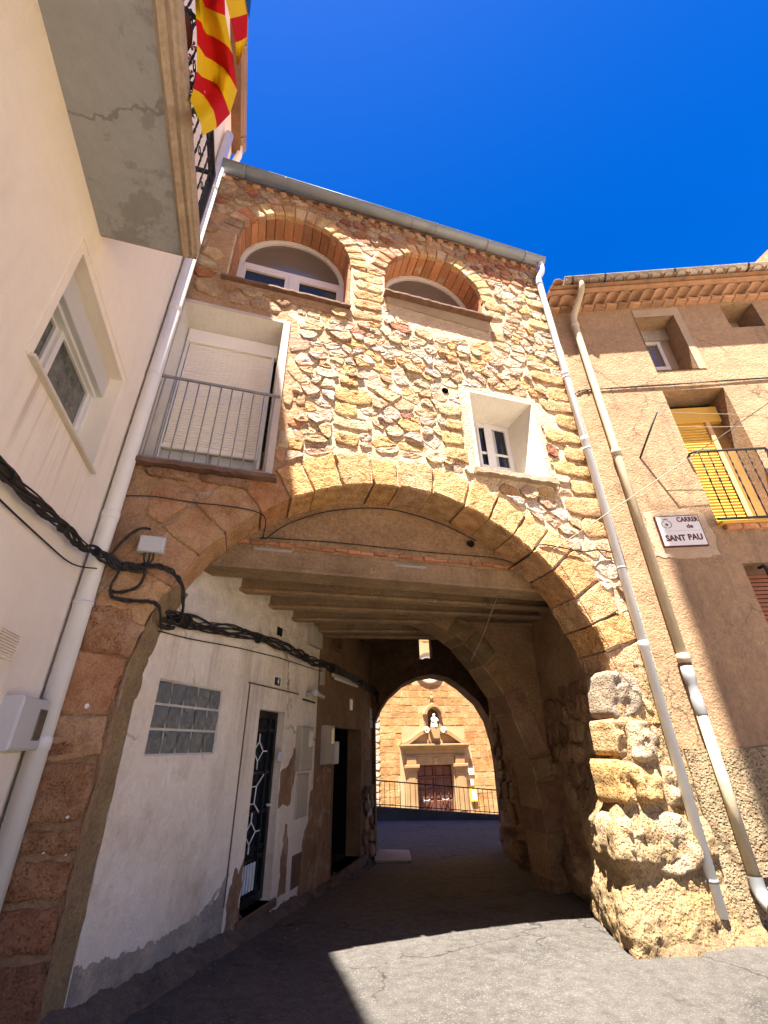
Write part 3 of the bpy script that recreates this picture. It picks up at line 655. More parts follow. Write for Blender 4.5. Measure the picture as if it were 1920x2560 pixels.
put_stones(lit, FAC, AH, SUNNY, (.004, .042), limit=300, red=.012, jit=.012, edge=(.2, .95), rough=.007, n=9, sharp=.93, smooth=False)
put_stones(rubble((-1.42, 4.52, 9.1, 9.82), (.11, .17), (.18, .34), .010, obst, 1.3), FAC, AH, BAND, (.012, .035), name='band_stone', red=.15)
put_stones(rubble((-1.42, -.92, 6.95, 9.1), (.2, .3), (.25, .45), .012, obst, 1.1) + rubble((-.92, .0, 6.92, 7.28), (.16, .2), (.25, .5), .012, [], 1.1), FAC, AH, BAND, (.02, .04), name='band_stone')
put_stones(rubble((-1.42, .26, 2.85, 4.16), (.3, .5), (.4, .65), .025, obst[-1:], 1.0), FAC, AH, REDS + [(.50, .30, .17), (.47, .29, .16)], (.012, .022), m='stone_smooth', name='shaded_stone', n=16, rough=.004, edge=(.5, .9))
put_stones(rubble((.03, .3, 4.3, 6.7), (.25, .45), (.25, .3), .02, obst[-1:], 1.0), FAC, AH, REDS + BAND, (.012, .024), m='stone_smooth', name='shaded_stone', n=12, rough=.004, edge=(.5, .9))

# arched windows of the upper floor
def upper_window(w, seed):
    g = MB()
    wo = dict(w, r=w['r'] - .03); wi = dict(w, r=w['r'] - .10); pl = MB()
    po = [(wo['cx'] - wo['r'], w['z0'] + .0)] + arc(w['cx'], w['sp'], wo['r'], 180, 0, 22) + [(wo['cx'] + wo['r'], w['z0'])]
    pi = [(wi['cx'] - wi['r'], w['z0'] + .06)] + arc(w['cx'], w['sp'], wi['r'], 180, 0, 22) + [(wi['cx'] + wi['r'], w['z0'] + .06)]
    g.ring(FAC, po, pi, -.46, -.40)
    win = g.build('window', 'pinkish_frame', AH)
    MB().ring(FAC, [(x, z) for x, z in po[1:-1]], [(w['cx'] + (x - w['cx']) * (w['r'] - .07) / wo['r'], w['sp'] + (z - w['sp']) * (w['r'] - .07) / wo['r']) for x, z in po[1:-1]], -.40, -.385, False).build('window_bead', 'white_plaster', win)
    tz = w['sp'] - .04
    MB().bbox(FAC, w['cx'] - wi['r'], w['cx'] + wi['r'], tz - .04, tz + .05, -.46, -.39).build('transom', 'pinkish_frame', win)
    MB().bbox(FAC, w['cx'] - .055, w['cx'] + .055, w['z0'], tz - .04, -.46, -.385).build('mullion', 'pinkish_frame', win)
    for sg in (-1, 1):
        a, b = sorted((w['cx'] + sg * .055, w['cx'] + sg * (wi['r'] + .01)))
        MB().ring(FAC, rect(a, b, w['z0'] + .05, tz - .04), rect(a + .06, b - .06, w['z0'] + .11, tz - .10), -.445, -.395).build('sash', 'pinkish_frame', win)
        MB().box(FAC, a + .03, b - .03, w['z0'] + .08, tz - .07, -.44, -.43).build('pane', 'dark_glass', win)
    MB().prism(FAC, [(wi['cx'] - wi['r'] - .02, tz)] + arc(w['cx'], w['sp'], wi['r'] + .02, 180, 0, 20) + [(wi['cx'] + wi['r'] + .02, tz)], -.45, -.435).build('fanlight', 'grey_glass', win)
    MB().plate(FAC, arched(w, .05), [], -.60, -.56).build('window_back', 'dark_inside', win)
    return win
upper_window(W1, 0); upper_window(W2, 1)
def sill(s0, s1, z, w1, m, name='sill', h=.035):
    mb = MB(); n = 26
    top = [(s0 + (s1 - s0) * i / n, random.uniform(-.006, .006)) for i in range(n + 1)]
    pts = []
    for (s, d) in top: pts += [FAC.P(s, z + .0, -.4), FAC.P(s, z + .0 + d * .3, w1 + d), FAC.P(s, z - h + d, w1 + d), FAC.P(s, z - h + d, -.05)]
    fs = []
    for i in range(n): 
        for k in range(4): fs.append((i * 4 + k, (i + 1) * 4 + k, (i + 1) * 4 + (k + 1) % 4, i * 4 + (k + 1) % 4))
    fs += [(0, 1, 2, 3), (n * 4 + 3, n * 4 + 2, n * 4 + 1, n * 4)]
    mb.add(pts, fs).build(name, m, AH)
sill(-.99, .84, 7.385, .08, 'rust_slab'); sill(1.36, 3.23, 7.895, .13, 'rust_slab')
MB().plate(FAC, [(-.93, 7.34), (.86, 7.34), (.84, 7.13), (.3, 7.18), (-.3, 7.20), (-.93, 7.22)], [], -.02, .02).build('sill_band', 'mortar_brown', AH)
MB().plate(FAC, [(1.40, 7.86), (3.20, 7.86), (3.18, 7.62), (2.4, 7.66), (1.42, 7.72)], [], -.02, .024).build('sill_band', 'dusty_render', AH)

# small window with a splayed white reveal
IN = (2.92, 3.50, 5.15, 6.02)
pts = [FAC.P(s, z, .03) for s, z in rect(SW[0] - .03, SW[1] + .02, SW[2] - .02, SW[3] + .03)] + [FAC.P(s, z, .034) for s, z in rect(*SW)] + [FAC.P(s, z, -.42) for s, z in rect(*IN)] + [FAC.P(s, z, -.05) for s, z in rect(SW[0] - .03, SW[1] + .02, SW[2] - .02, SW[3] + .03)]
fs = [(12 + i, 12 + (i + 1) % 4, (i + 1) % 4, i) for i in range(4)]
for k in (0, 4):
    for i in range(4): fs.append((k + i, k + (i + 1) % 4, k + 4 + (i + 1) % 4, k + 4 + i))
MB().add(pts, fs).build('splayed_reveal', 'white_plaster', AH)
o_ = rect(SW[0] - .13, SW[1] + .10, SW[2] - .06, SW[3] + .12)
MB().ring(FAC, [(s + random.uniform(-.03, .03), z + random.uniform(-.02, .02)) for s, z in o_], rect(SW[0] - .02, SW[1] + .01, SW[2] - .01, SW[3] + .02), -.02, .026).build('plaster_band', 'mortar', AH)
win = MB().ring(FAC, rect(IN[0], IN[1], IN[2], IN[3]), rect(IN[0] + .05, IN[1] - .05, IN[2] + .05, IN[3] - .05), -.46, -.415).build('window', 'white_frame', AH)
MB().bbox(FAC, 3.06, 3.16, IN[2], IN[3], -.46, -.40).build('mullion', 'white_frame', win)
MB().ring(FAC, rect(3.14, 3.47, 5.18, 5.98), rect(3.19, 3.42, 5.23, 5.93), -.45, -.405).build('sash', 'white_frame', win)
MB().ring(FAC, rect(2.94, 3.09, 5.18, 5.98), rect(2.97, 3.06, 5.23, 5.93), -.45, -.405).build('sash', 'white_frame', win)
MB().bbox(FAC, 3.18, 3.43, 5.44, 5.475, -.45, -.41).build('glazing_bar', 'white_frame', win)
MB().bbox(FAC, 2.96, 3.07, 5.44, 5.475, -.45, -.41).build('glazing_bar', 'white_frame', win)
MB().box(FAC, 2.95, 3.45, 5.18, 5.98, -.44, -.435).build('pane', 'dark_glass', win)
MB().grid(10, 1, lambda a, b: FAC.P(3.19 + .07 * a, 5.24 + .68 * b, -.434 + .002 * math.sin(a * 30))).build('curtain', 'curtain', win)
mb = MB(); n = 20
sill(SW[0] - .08, SW[1] + .12, SW[2] - .01, .10, 'moulding_stone', 'stone_sill', .075)

# balcony door with a roller shutter
a, b, c, d = BD
pts = [FAC.P(s, z, .016) for s, z in rect(a, b, c, d)] + [FAC.P(s, z, -.30) for s, z in rect(a + .05, b - .03, c, d - .18)]
MB().add(pts, [(i, (i + 1) % 4, 4 + (i + 1) % 4, 4 + i) for i in range(4)]).build('door_reveal', 'white_plaster', AH)
MB().plate(FAC, rect(a - .08, b + .09, c - .0, d + .05), [rect(a, b, c, d)], -.02, .022).build('door_surround', 'pink_plaster', AH)
sh = MB().bbox(FAC, a + .06, b - .03, 6.33, 6.56, -.32, -.24).build('roller_shutter', 'shutter_white', AH, label='closed white roller shutter above a grey balcony railing')
slat = MB(); slat.add([LF.P(x, z, w) for x in (-.525, .525) for z, w in ((0, 0), (.004, .008), (.014, .0115), (.026, .008), (.0335, 0), (.0335, -.004), (0, -.004))],
    [(k, (k + 1) % 7, 7 + (k + 1) % 7, 7 + k) for k in range(7)] + [(0, 1, 2, 3, 4, 5, 6), (13, 12, 11, 10, 9, 8, 7)])
sm = slat.mesh('slat', 'shutter_white')
nS = 45
for i in range(nS): link('slat', sm, sh, FAC.M(-.70, 4.69 + (6.33 - 4.69) * i / nS, -.285))
MB().bbox(FAC, -1.24, -.16, 4.64, 4.69, -.30, -.262).build('bottom_bar', 'shutter_white', sh)
for x in (-1.255, -.165): MB().bbox(FAC, x - .02, x + .02, 4.23, 6.33, -.31, -.255).build('guide_rail', 'white_frame', sh)
MB().box(FAC, -1.25, -.15, 4.22, 4.66, -.36, -.335).build('door_leaf', 'plastic_grey', AH)
MB().box(FAC, -.72, -.69, 4.22, 4.66, -.335, -.325).build('door_joint', 'iron_grey', AH)
rl = MB().bbox(FAC, -1.36, .0, 5.375, 5.405, .045, .075).build('railing', 'iron_grey', AH, label='galvanised balcony railing in front of the roller shutter')
bm_ = MB().tube([Vector((0, 0, 0)), Vector((0, 0, 1.11))], .008, 6).mesh('bar', 'iron_grey', True)
for i in range(11): link('bar', bm_, rl, Matrix.Translation(FAC.P(-1.29 + .122 * i, 4.27, .06)))
MB().bbox(FAC, -1.36, -.02, 4.262, 4.286, .05, .07).build('bottom_bar', 'iron_grey', rl)
sill(-1.40, .06, 4.235, .12, 'rust_slab', 'balcony_slab', .05)
for i, (s, l) in enumerate(((-1.0, .5), (-.45, .55))):
    stone_mb(FAC, [(s - l / 2, 4.08), (s + l / 2, 4.06), (s + l / 2, 4.18), (s - l / 2, 4.18)], .05, n=12).build('corbel_stone', 'stone', AH, True, vary(BAND[i]), center=True)

# eaves: tile ends, roof
tile = MB()
def barrel(L_, r0, r1, th=.012, seg=8):
    mb = MB(); pts = []
    for y, r in ((0, r0), (L_, r1)):
        for rr in (r, r - th):
            for k in range(seg + 1):
                q = math.pi * k / seg; pts.append(Vector((rr * math.cos(q), y, rr * math.sin(q) * .85)))
    m = seg + 1; fs = []
    for k in range(seg):
        fs += [(k, k + 1, 2 * m + k + 1, 2 * m + k), (m + k, 3 * m + k, 3 * m + k + 1, m + k + 1), (k, m + k, m + k + 1, k + 1), (2 * m + k, 2 * m + k + 1, 3 * m + k + 1, 3 * m + k)]
    fs += [(0, 2 * m, 3 * m, m), (seg, m + seg, 3 * m + seg, 2 * m + seg)]
    return mb.add(pts, fs)
bar_me = barrel(.5, .095, .075).mesh('roof_tile', 'tile_clay', True)
rf = MB().prism(Fr((0, 0, 0), (0, 1)), [(4.22, 10.0), (8.2, 11.85), (8.2, 11.65), (4.30, 9.93)], -1.30, 4.58)
roof = rf.build('roof', 'tile_clay', AH)
for i in range(31):
    for row in range(2):
        M = Matrix.Translation((-1.22 + i * .19, 4.17 + row * .42, 10.0 + row * .19)) @ Matrix.Rotation(R(24.4), 4, 'X')
        link('roof_tile', bar_me, roof, M @ Matrix.Rotation(R(random.uniform(-2, 2)), 4, 'Z'))
for i in range(27):                                           # tile ends bedded in mortar under the gutter
    s = -1.3 + i * .218
    stone_mb(FAC, [(s, 9.76), (s + .13, 9.76), (s + .13, 9.85), (s, 9.85)], .05, n=8, jit=.012).build('eave_brick', 'tile_clay', AH, True, center=True)
# body of the house above the passage
MB().box(FAC, -1.45, 5.2, 3.66, 9.6, -3.7, -.75).build('upper_storey', 'dark_render', AH)
MB().box(FAC, -1.45, 6.6, 4.9, 13.2, -7.75, -3.7).build('rear_storey', 'dark_render', AH)

# ------------------------------------------------------------------ the passage
# tympanum and beams behind the arch
ty = MB().plate(FAC, rect(-.9, 4.1, 3.60, 4.9), [arc(2.62, 3.93, .03, 0, 330, 11)], -.74, -.45).build('tympanum', 'tympanum_render', AH)
MB().tube([FAC.P(2.62, 3.93, -.6), FAC.P(2.62, 3.93, -.425)], .055, 16, False).build('vent_collar', 'beam_concrete', AH)
MB().tube([FAC.P(2.62, 3.93, -.5), FAC.P(2.62, 3.93, -.424)], .04, 14, True).build('vent_hole', 'dark_inside', AH)
for i in range(26):
    s = -.45 + i * .16
    MB().box(FAC, s, s + .145, 3.635 + random.uniform(-.01, .01), 3.672 + random.uniform(-.008, .012), -.5, -.44 + random.uniform(0, .02), .004).build('brick', 'brick_red', AH, center=True)
bl = [(-.62, 4.80, 4.2, 4.80, .27, .26), (-.15, 5.55, 4.25, 5.42, .14, .2), (.18, 6.20, 4.5, 5.86, .14, .2), (.55, 6.85, 4.75, 6.30, .14, .2), (1.0, 7.55, 5.0, 6.85, .16, .2), (1.2, 7.9, 5.2, 7.3, .14, .2)]
for i, (x0, y0, x1, y1, wd, hh) in enumerate(bl):
    d_ = Vector((x1 - x0, y1 - y0, 0)).normalized(); fr = Fr((x0, y0, 0), (d_.x, d_.y)); Ln = math.hypot(x1 - x0, y1 - y0)
    mb = MB()
    if i == 0: mb.bbox(fr, 0, Ln, 3.38, 3.632, -wd, .04, .012).box(fr, 0, Ln, 3.34, 3.38, -wd, .075)
    else: mb.box(fr, -.3, Ln, 3.38, 3.60, -wd * .75, -wd * .25).bbox(fr, -.3, Ln, 3.345, 3.395, -wd, .0, .01)
    mb.build('beam', 'beam_concrete', AH)
for s0, s1, zz in ((.42, .85, 3.575), (2.08, 2.5, 3.53)):
    MB().bbox(Fr((-.62, 4.80, 0), (1, 0)), s0 + .1, s1 + .1, zz, zz + .035, .03, .052, .008).build('mortar_patch', 'concrete_pale', AH)
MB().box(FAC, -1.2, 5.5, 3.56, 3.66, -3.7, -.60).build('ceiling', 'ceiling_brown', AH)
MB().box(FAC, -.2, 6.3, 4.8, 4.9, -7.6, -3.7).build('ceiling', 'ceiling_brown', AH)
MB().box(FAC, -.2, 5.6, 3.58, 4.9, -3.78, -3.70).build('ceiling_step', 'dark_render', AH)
# right side wall of the passage, rubble
RP1 = Fr((4.55, 6.6, 0), (3.93 - 4.55, 4.70 - 6.6)); RP2 = Fr((5.45, 9.97, 0), (4.62 - 5.45, 6.7 - 9.97))
for fr, ln in ((RP1, 2.02), (RP2, 3.42)):
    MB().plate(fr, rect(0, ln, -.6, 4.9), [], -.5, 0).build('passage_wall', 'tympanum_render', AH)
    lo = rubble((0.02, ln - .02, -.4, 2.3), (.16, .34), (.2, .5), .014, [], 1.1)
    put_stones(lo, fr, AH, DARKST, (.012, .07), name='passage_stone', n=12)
rock_mb(RP1, [(.15, .45), (1.9, .5), (2.0, -.4), (.1, -.4)], .12, n=26, rings=7, rough=.09, seed=41).build('rock', 'stone', AH, True, DARKST[2])
rock_mb(RP2, [(.2, .25), (3.1, .40), (3.4, -.6), (.1, -.6)], .16, n=30, rings=7, rough=.12, seed=51).build('rock', 'stone', AH, True, DARKST[1])
# inner cross arch
IA = Fr((0, 6.5, 0), (1, 0))
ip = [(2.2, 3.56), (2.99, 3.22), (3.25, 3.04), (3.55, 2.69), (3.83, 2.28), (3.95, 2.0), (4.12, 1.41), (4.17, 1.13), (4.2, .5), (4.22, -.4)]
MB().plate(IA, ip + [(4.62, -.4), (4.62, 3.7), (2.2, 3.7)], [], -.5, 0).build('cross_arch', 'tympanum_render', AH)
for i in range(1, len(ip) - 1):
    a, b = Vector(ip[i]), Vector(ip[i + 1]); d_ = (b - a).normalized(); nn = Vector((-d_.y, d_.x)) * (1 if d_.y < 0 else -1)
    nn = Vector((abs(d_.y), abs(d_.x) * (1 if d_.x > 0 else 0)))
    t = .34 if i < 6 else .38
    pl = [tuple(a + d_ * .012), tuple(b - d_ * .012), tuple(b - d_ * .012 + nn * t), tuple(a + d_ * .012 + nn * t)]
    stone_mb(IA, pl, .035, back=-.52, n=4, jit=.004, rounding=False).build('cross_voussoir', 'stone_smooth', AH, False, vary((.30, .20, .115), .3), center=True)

# rear wall with the far arch and the slit
fa = [(0.06, -.7), (.05, 2.10)] + [(.18, 2.38), (.37, 2.64), (.71, 2.91), (1.08, 3.07), (1.45, 3.12), (1.80, 3.04), (2.10, 2.84), (2.48, 2.48), (2.68, 2.1), (2.78, 1.6), (2.80, 1.2), (2.78, -.7)]
fwl = [(-1.2, -.7)] + fa + [(3.6, -.7), (3.6, 5.0), (-1.2, 5.0)]
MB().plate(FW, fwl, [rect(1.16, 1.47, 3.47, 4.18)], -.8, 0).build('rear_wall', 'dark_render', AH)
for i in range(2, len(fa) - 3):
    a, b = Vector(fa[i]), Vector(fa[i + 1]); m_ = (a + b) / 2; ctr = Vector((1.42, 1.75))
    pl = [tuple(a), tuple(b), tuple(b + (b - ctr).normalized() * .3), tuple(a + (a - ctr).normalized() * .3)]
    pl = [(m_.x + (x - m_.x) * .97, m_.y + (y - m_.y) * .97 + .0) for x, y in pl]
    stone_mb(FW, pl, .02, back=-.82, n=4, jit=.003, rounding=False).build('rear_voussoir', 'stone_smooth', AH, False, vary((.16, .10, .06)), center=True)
# ------------------------------------------------------------------ left house (cream wall, balcony)
LH = thing('cream_house', 'cream rendered house with a balcony along the street edge', 'house', (-1.48, 1.0, 0))
WN = (2.41, 3.69, 3.72, 4.74)
MB().plate(LHS, [(-9, -.4), (4.86, -.4), (4.86, 11.85), (-9, 11.85)], [rect(*WN), rect(-.6, 1.1, 5.3, 7.5)], -.30, 0).build('wall', 'cream_paint', LH)
MB().box(LHS, -9, 4.84, -.4, 11.8, -7, -.62).build('house_body', 'cream_paint', LH)
MB().box(LHS, -9, 4.84, 11.55, 11.8, -.62, -.30).build('wall_head', 'cream_paint', LH)
# window with reveal, shutter box, sliding sashes
a, b, c, d = WN
win = MB().ring(LHS, rect(a, b, c, d), rect(a + .035, b - .035, c + .03, d - .22), -.26, -.17).build('window', 'white_frame', LH, label='aluminium sliding window with a lace curtain')
MB().bbox(LHS, a, b, d - .24, d - .0, -.20, -.10).build('shutter_box', 'plastic_grey', win)
MB().bbox(LHS, a, b, d - .27, d - .235, -.22, -.15).build('shutter_slot', 'white_frame', win)
for s0, s1, w in ((a + .03, a + .52, -.235), (a + .50, b - .03, -.21)):
    MB().ring(LHS, rect(s0, s1, c + .03, d - .25), rect(s0 + .06, s1 - .06, c + .085, d - .29), w - .025, w + .02).build('sash', 'white_frame', win)
    MB().box(LHS, s0 + .05, s1 - .05, c + .07, d - .28, w - .01, w).build('pane', 'lace_glass', win)
MB().grid(40, 1, lambda u, v: LHS.P(a + .05 + (b - a - .1) * u, c + .05 + .6 * v, -.275 + .012 * math.sin(u * 60))).build('lace_curtain', 'curtain', win)
MB().box(LHS, a, b, c, d, -.40, -.33).build('window_back', 'dark_inside', win)
MB().bbox(LHS, a - .03, b + .03, c - .025, c, -.24, .045, .006).build('sill', 'white_plaster', LH)
MB().ring(LHS, rect(a - .07, b + .07, c - .02, d + .07), rect(a, b, c, d), -.0, .008).build('window_band', 'cream_paint', LH)
MB().bbox(LHS, a - .07, b + .07, d + .07, d + .10, 0, .02, .004).build('drip_edge', 'cream_paint', LH)
# open balcony doorway upstairs (only a dark opening with a frame shows)
MB().box(LHS, -.6, 1.1, 5.3, 7.5, -.36, -.31).build('doorway_back', 'dark_inside', LH)
# balcony
bal = MB().box(LHS, -2.2, 2.49, 5.11, 5.27, 0.0, .575).build('balcony', 'slab_concrete', LH, label='grey concrete balcony slab with a moulded stone edge')
prof = [(.575, 5.11), (.60, 5.085), (.625, 5.10), (.635, 5.13), (.66, 5.125), (.672, 5.16), (.69, 5.165), (.70, 5.20), (.70, 5.29), (.575, 5.29)]
pts = []; npf = len(prof); ns = 40
for i in range(ns + 1):
    s = -2.2 + (2.49 + 2.2) * i / ns
    pts += [LHS.P(s, z + .004 * noise.noise(Vector((s * 6, w * 20, 0))), w + .005 * noise.noise(Vector((s * 5, z * 20, 4)))) for w, z in prof]
fs = [(i * npf + k, (i + 1) * npf + k, (i + 1) * npf + (k + 1) % npf, i * npf + (k + 1) % npf) for i in range(ns) for k in range(npf)]
fs += [tuple(range(npf)), tuple(ns * npf + k for k in range(npf - 1, -1, -1))]
MB().add(pts, fs).build('moulding', 'moulding_stone', bal)
MB().box(LHS, 2.49, 2.51, 5.12, 5.29, .0, .69).build('slab_end', 'moulding_stone', bal)
rail = MB().bbox(LHS, -2.2, 2.44, 6.235, 6.265, .625, .665, .006).build('railing', 'iron_black', LH, label='black wrought iron railing with twisted bars')
MB().bbox(LHS, -2.2, 2.44, 5.33, 5.345, .635, .655).build('bottom_rail', 'iron_black', rail)
MB().bbox(LHS, -2.2, 2.44, 6.08, 6.092, .635, .655).build('upper_rail', 'iron_black', rail)
tb = MB().tube([Vector((0, 0, .92 * i / 26)) for i in range(27)], [.006 + .0022 * ((i * 7) % 3) for i in range(27)], 4, True, .7).mesh('twisted_bar', 'iron_black')
for i in range(30): link('twisted_bar', tb, rail, Matrix.Translation(LHS.P(2.33 - .125 * i, 5.33, .645)))
for i in range(4): link('twisted_bar', tb, rail, Matrix.Translation(LHS.P(2.42, 5.33, .12 + .125 * i)))
MB().box(LHS, 2.40, 2.44, 5.25, 6.27, .625, .665).build('post', 'iron_black', rail)
MB().bbox(LHS, 2.405, 2.435, 6.235, 6.265, 0, .63).build('end_rail', 'iron_black', rail)
MB().bbox(LHS, 2.41, 2.43, 5.33, 5.345, 0, .63).build('end_bottom_rail', 'iron_black', rail)
def scroll(s, z, r):
    return [LHS.P(s + r * (1 - t / 14) * math.cos(t * .62), z + r * (1 - t / 14) * math.sin(t * .62), .645) for t in range(13)]
for i in range(8): MB().tube(scroll(2.27 - .25 * i, 5.72, .055), .004, 4).build('scroll', 'iron_black', rail)
# roof edge and gutter of the cream house
MB().prism(Fr((0, -9, 0), (-1, 0)), [(1.27, 12.05), (6.5, 13.8), (6.5, 13.6), (1.27, 11.93)], 0, 13.86).build('roof', 'tile_clay', LH)
MB().box(LHS, -9, 4.86, 11.82, 11.92, -.2, .16).build('eave_soffit', 'old_wood', LH)
def half_gutter(path_a, path_b, r, m, parent, name='gutter_trough', depth=1.0, th=.006, seg=10):
    a, b = Vector(path_a), Vector(path_b); t = (b - a).normalized(); x = t.cross(Vector((0, 0, 1))).normalized(); pts = []
    for p in (a, b):
        for rr in (r, r - th):
            for k in range(seg + 1):
                q = math.pi + math.pi * k / seg; pts.append(p + x * rr * math.cos(q) + Vector((0, 0, rr * math.sin(q) * depth)))
    m_ = seg + 1; fs = []
    for k in range(seg):
        fs += [(k, k + 1, 2 * m_ + k + 1, 2 * m_ + k), (m_ + k, 3 * m_ + k, 3 * m_ + k + 1, m_ + k + 1), (k, m_ + k, m_ + k + 1, k + 1), (2 * m_ + k, 2 * m_ + k + 1, 3 * m_ + k + 1, 3 * m_ + k)]
    fs += [(0, 2 * m_, 3 * m_, m_), (seg, m_ + seg, 3 * m_ + seg, 2 * m_ + seg)]
    mb = MB().add(pts, fs)
    o = mb.build(name, m, parent, True)
    for sgn in (-1, 1):
        MB().tube([a + x * r * sgn, b + x * r * sgn], .011, 6).build('gutter_lip', m, parent, True)
    for p in (a, b):
        MB().add([p + x * r * math.cos(math.pi + math.pi * k / seg) + Vector((0, 0, r * math.sin(math.pi + math.pi * k / seg) * depth)) for k in range(seg + 1)], [tuple(range(seg + 1))]).build('end_cap', m, parent)
    return o
def strap(p, t, r, m, parent, depth=1.0, wd=.025, name='gutter_strap'):
    t = Vector(t).normalized(); x = t.cross(Vector((0, 0, 1))).normalized(); pts = []
    for k in range(11):
        q = math.pi + math.pi * k / 10
        for rr, dd in ((r + .002, -wd / 2), (r + .012, -wd / 2), (r + .012, wd / 2), (r + .002, wd / 2)):
            pts.append(Vector(p) + t * dd + x * rr * math.cos(q) + Vector((0, 0, rr * math.sin(q) * depth)))
    fs = [(k * 4 + j, (k + 1) * 4 + j, (k + 1) * 4 + (j + 1) % 4, k * 4 + (j + 1) % 4) for k in range(10) for j in range(4)]
    MB().add(pts, fs + [(0, 1, 2, 3), (43, 42, 41, 40)]).build(name, m, parent)
g1 = thing('gutter', 'brown gutter high along the eave of the cream house', 'gutter', (-1.32, 4.8, 12.0))
half_gutter((-1.34, -9, 12.02), (-1.34, 4.84, 12.02), .10, 'brown_gutter', g1, depth=1.1)
for y in (4.6, 3.3, 2.0): strap((-1.34, y, 12.02), (0, 1, 0), .10, 'brown_gutter', g1, 1.1)
g2 = thing('gutter', 'grey metal gutter under the roof of the arch house', 'gutter', (1.6, 4.15, 9.9))
half_gutter((-1.34, 4.175, 9.96), (4.63, 4.175, 9.96), .10, 'zinc_gutter', g2)
for x in (-1.0, -.35, .9, 1.9, 2.35, 3.4, 4.2): strap((x, 4.175, 9.96), (1, 0, 0), .10, 'zinc_gutter', g2, 1.0, .014)
MB().tube([Vector((2.2, 4.175, 9.95)), Vector((2.35, 4.175, 9.95))], .098, 14, False).build('joint_sleeve', 'zinc_gutter', g2, True)
g3 = thing('gutter', 'weathered cream gutter along the tiled eave of the ochre house', 'gutter', RHS.P(2, 8.9, .4))
half_gutter(RHS.P(.14, 8.96, .40), RHS.P(8, 8.96, .40), .075, 'old_gutter', g3)
for s in (.28, .85, 2.05, 3.3): strap(RHS.P(s, 8.96, .40), RHS.u, .075, 'iron_black', g3, 1.0, .03)

# drainpipes
def pipe(name_label, pts, r, m, joints=(), clamps=(), mj=None, mc='iron_grey', smooth_=True):
    t = thing('drainpipe', name_label, 'pipe', Vector(pts[-1]))
    MB().tube(pts, r, 16).build('tube', m, t, True)
    for p, l, k in joints:
        p = Vector(p); MB().tube([p, p + Vector((0, 0, l * .9)), p + Vector((0, 0, l))], [r * k, r * k, r * 1.02], 16).build('joint', mj or m, t, True)
    for p in clamps:
        p = Vector(p); MB().tube([p, p + Vector((0, 0, .03))], r * 1.09, 16).build('clamp', mc, t, True)
    return t
PL = (-1.395, 4.205)
pipe('wide white plastic drainpipe in the corner beside the cream house', [(PL[0], PL[1], 11.0), (PL[0], PL[1], -.05)], .072, 'white_pvc', [((PL[0], PL[1], z), .09, 1.07) for z in (3.50, 1.62, 6.4, 9.2)], [(PL[0], PL[1], z) for z in (2.7, 5.3)], None, 'white_pvc')
px, py = 4.44, 4.215
wp = pipe('white drainpipe down the right end of the arched stone front', smooth_path([(4.55, 4.165, 9.87), (4.55, 4.165, 9.72), (4.53, 4.17, 9.60), (4.47, 4.19, 9.48), (px, py, 9.36), (px, py, 9.2)], 4) + [Vector((px, py, .17))], .052, 'bluish_pvc',
     [((px, py, z), .10, 1.13) for z in (9.22, 6.9, 5.55, 2.55)], [(px, py, z) for z in (6.85, 5.42, 3.55, .42)])
MB().tube([Vector((px, py, 4.0)), Vector((px, py + .12, 4.0))], .01, 6).build('bracket', 'iron_grey', wp)
for z in (.44, 5.43, 6.86): MB().tube([Vector((px - .09, py, z)), Vector((px + .09, py + .05, z))], .012, 6).build('bracket', 'white_line', wp)
o3 = thing('drainpipe', 'old cream drainpipe with grey joints and elbow on the ochre house', 'pipe', RHS.P(.3, .3, .1))
ps = lambda z, w=.085, s=.27: RHS.P(s, z, w)
MB().tube(smooth_path([RHS.P(.42, 8.90, .40), RHS.P(.42, 8.78, .40), RHS.P(.40, 8.66, .34), RHS.P(.34, 8.50, .20), RHS.P(.29, 8.36, .11), ps(8.2)], 4) + [ps(5.42), ps(2.52)], .055, 12).build('tube', 'aged_pipe', o3, True)
MB().tube([ps(8.12), ps(8.2), ps(8.21)], [.068, .068, .056], 14).build('joint', 'aged_pipe', o3, True)
MB().tube([ps(5.33), ps(5.44), ps(5.45)], [.066, .066, .056], 14).build('joint', 'aged_pipe', o3, True)
MB().tube([ps(2.40), ps(2.50), ps(2.51)], [.072, .072, .056], 14).build('joint', 'aged_pipe', o3, True)
MB().tube([ps(2.40), ps(2.37)], .066, 14).build('clamp', 'rust_slab', o3, True)
MB().tube([ps(2.37), ps(2.22), ps(2.17), ps(2.05), ps(2.04), ps(1.86), ps(1.84)], [.065, .065, .052, .052, .060, .060, .052], 14).build('grey_coupling', 'grey_pvc', o3, True)
MB().tube([ps(1.86), ps(.44)], .054, 14).build('lower_tube', 'aged_pipe', o3, True)
MB().tube(smooth_path([ps(.46), ps(.36), RHS.P(.27, .30, .12), RHS.P(.25, .265, .22), RHS.P(.235, .255, .30)], 5), .064, 16, False).build('elbow', 'grey_pvc', o3, True)
MB().tube([RHS.P(.25, .265, .22), RHS.P(.237, .256, .292)], .056, 16, True).build('elbow_mouth', 'dark_inside', o3, True)
MB().tube([RHS.P(.20, .44, .085), RHS.P(.42, .44, .04)], .012, 6).build('bracket', 'rust_slab', o3)
MB().tube([Vector((-1.34, 4.75, 11.95)), Vector((-1.34, 4.85, 11.8)), Vector((-1.42, 4.9, 11.4))], .06, 12).build('outlet_elbow', 'white_pvc', g1, True)

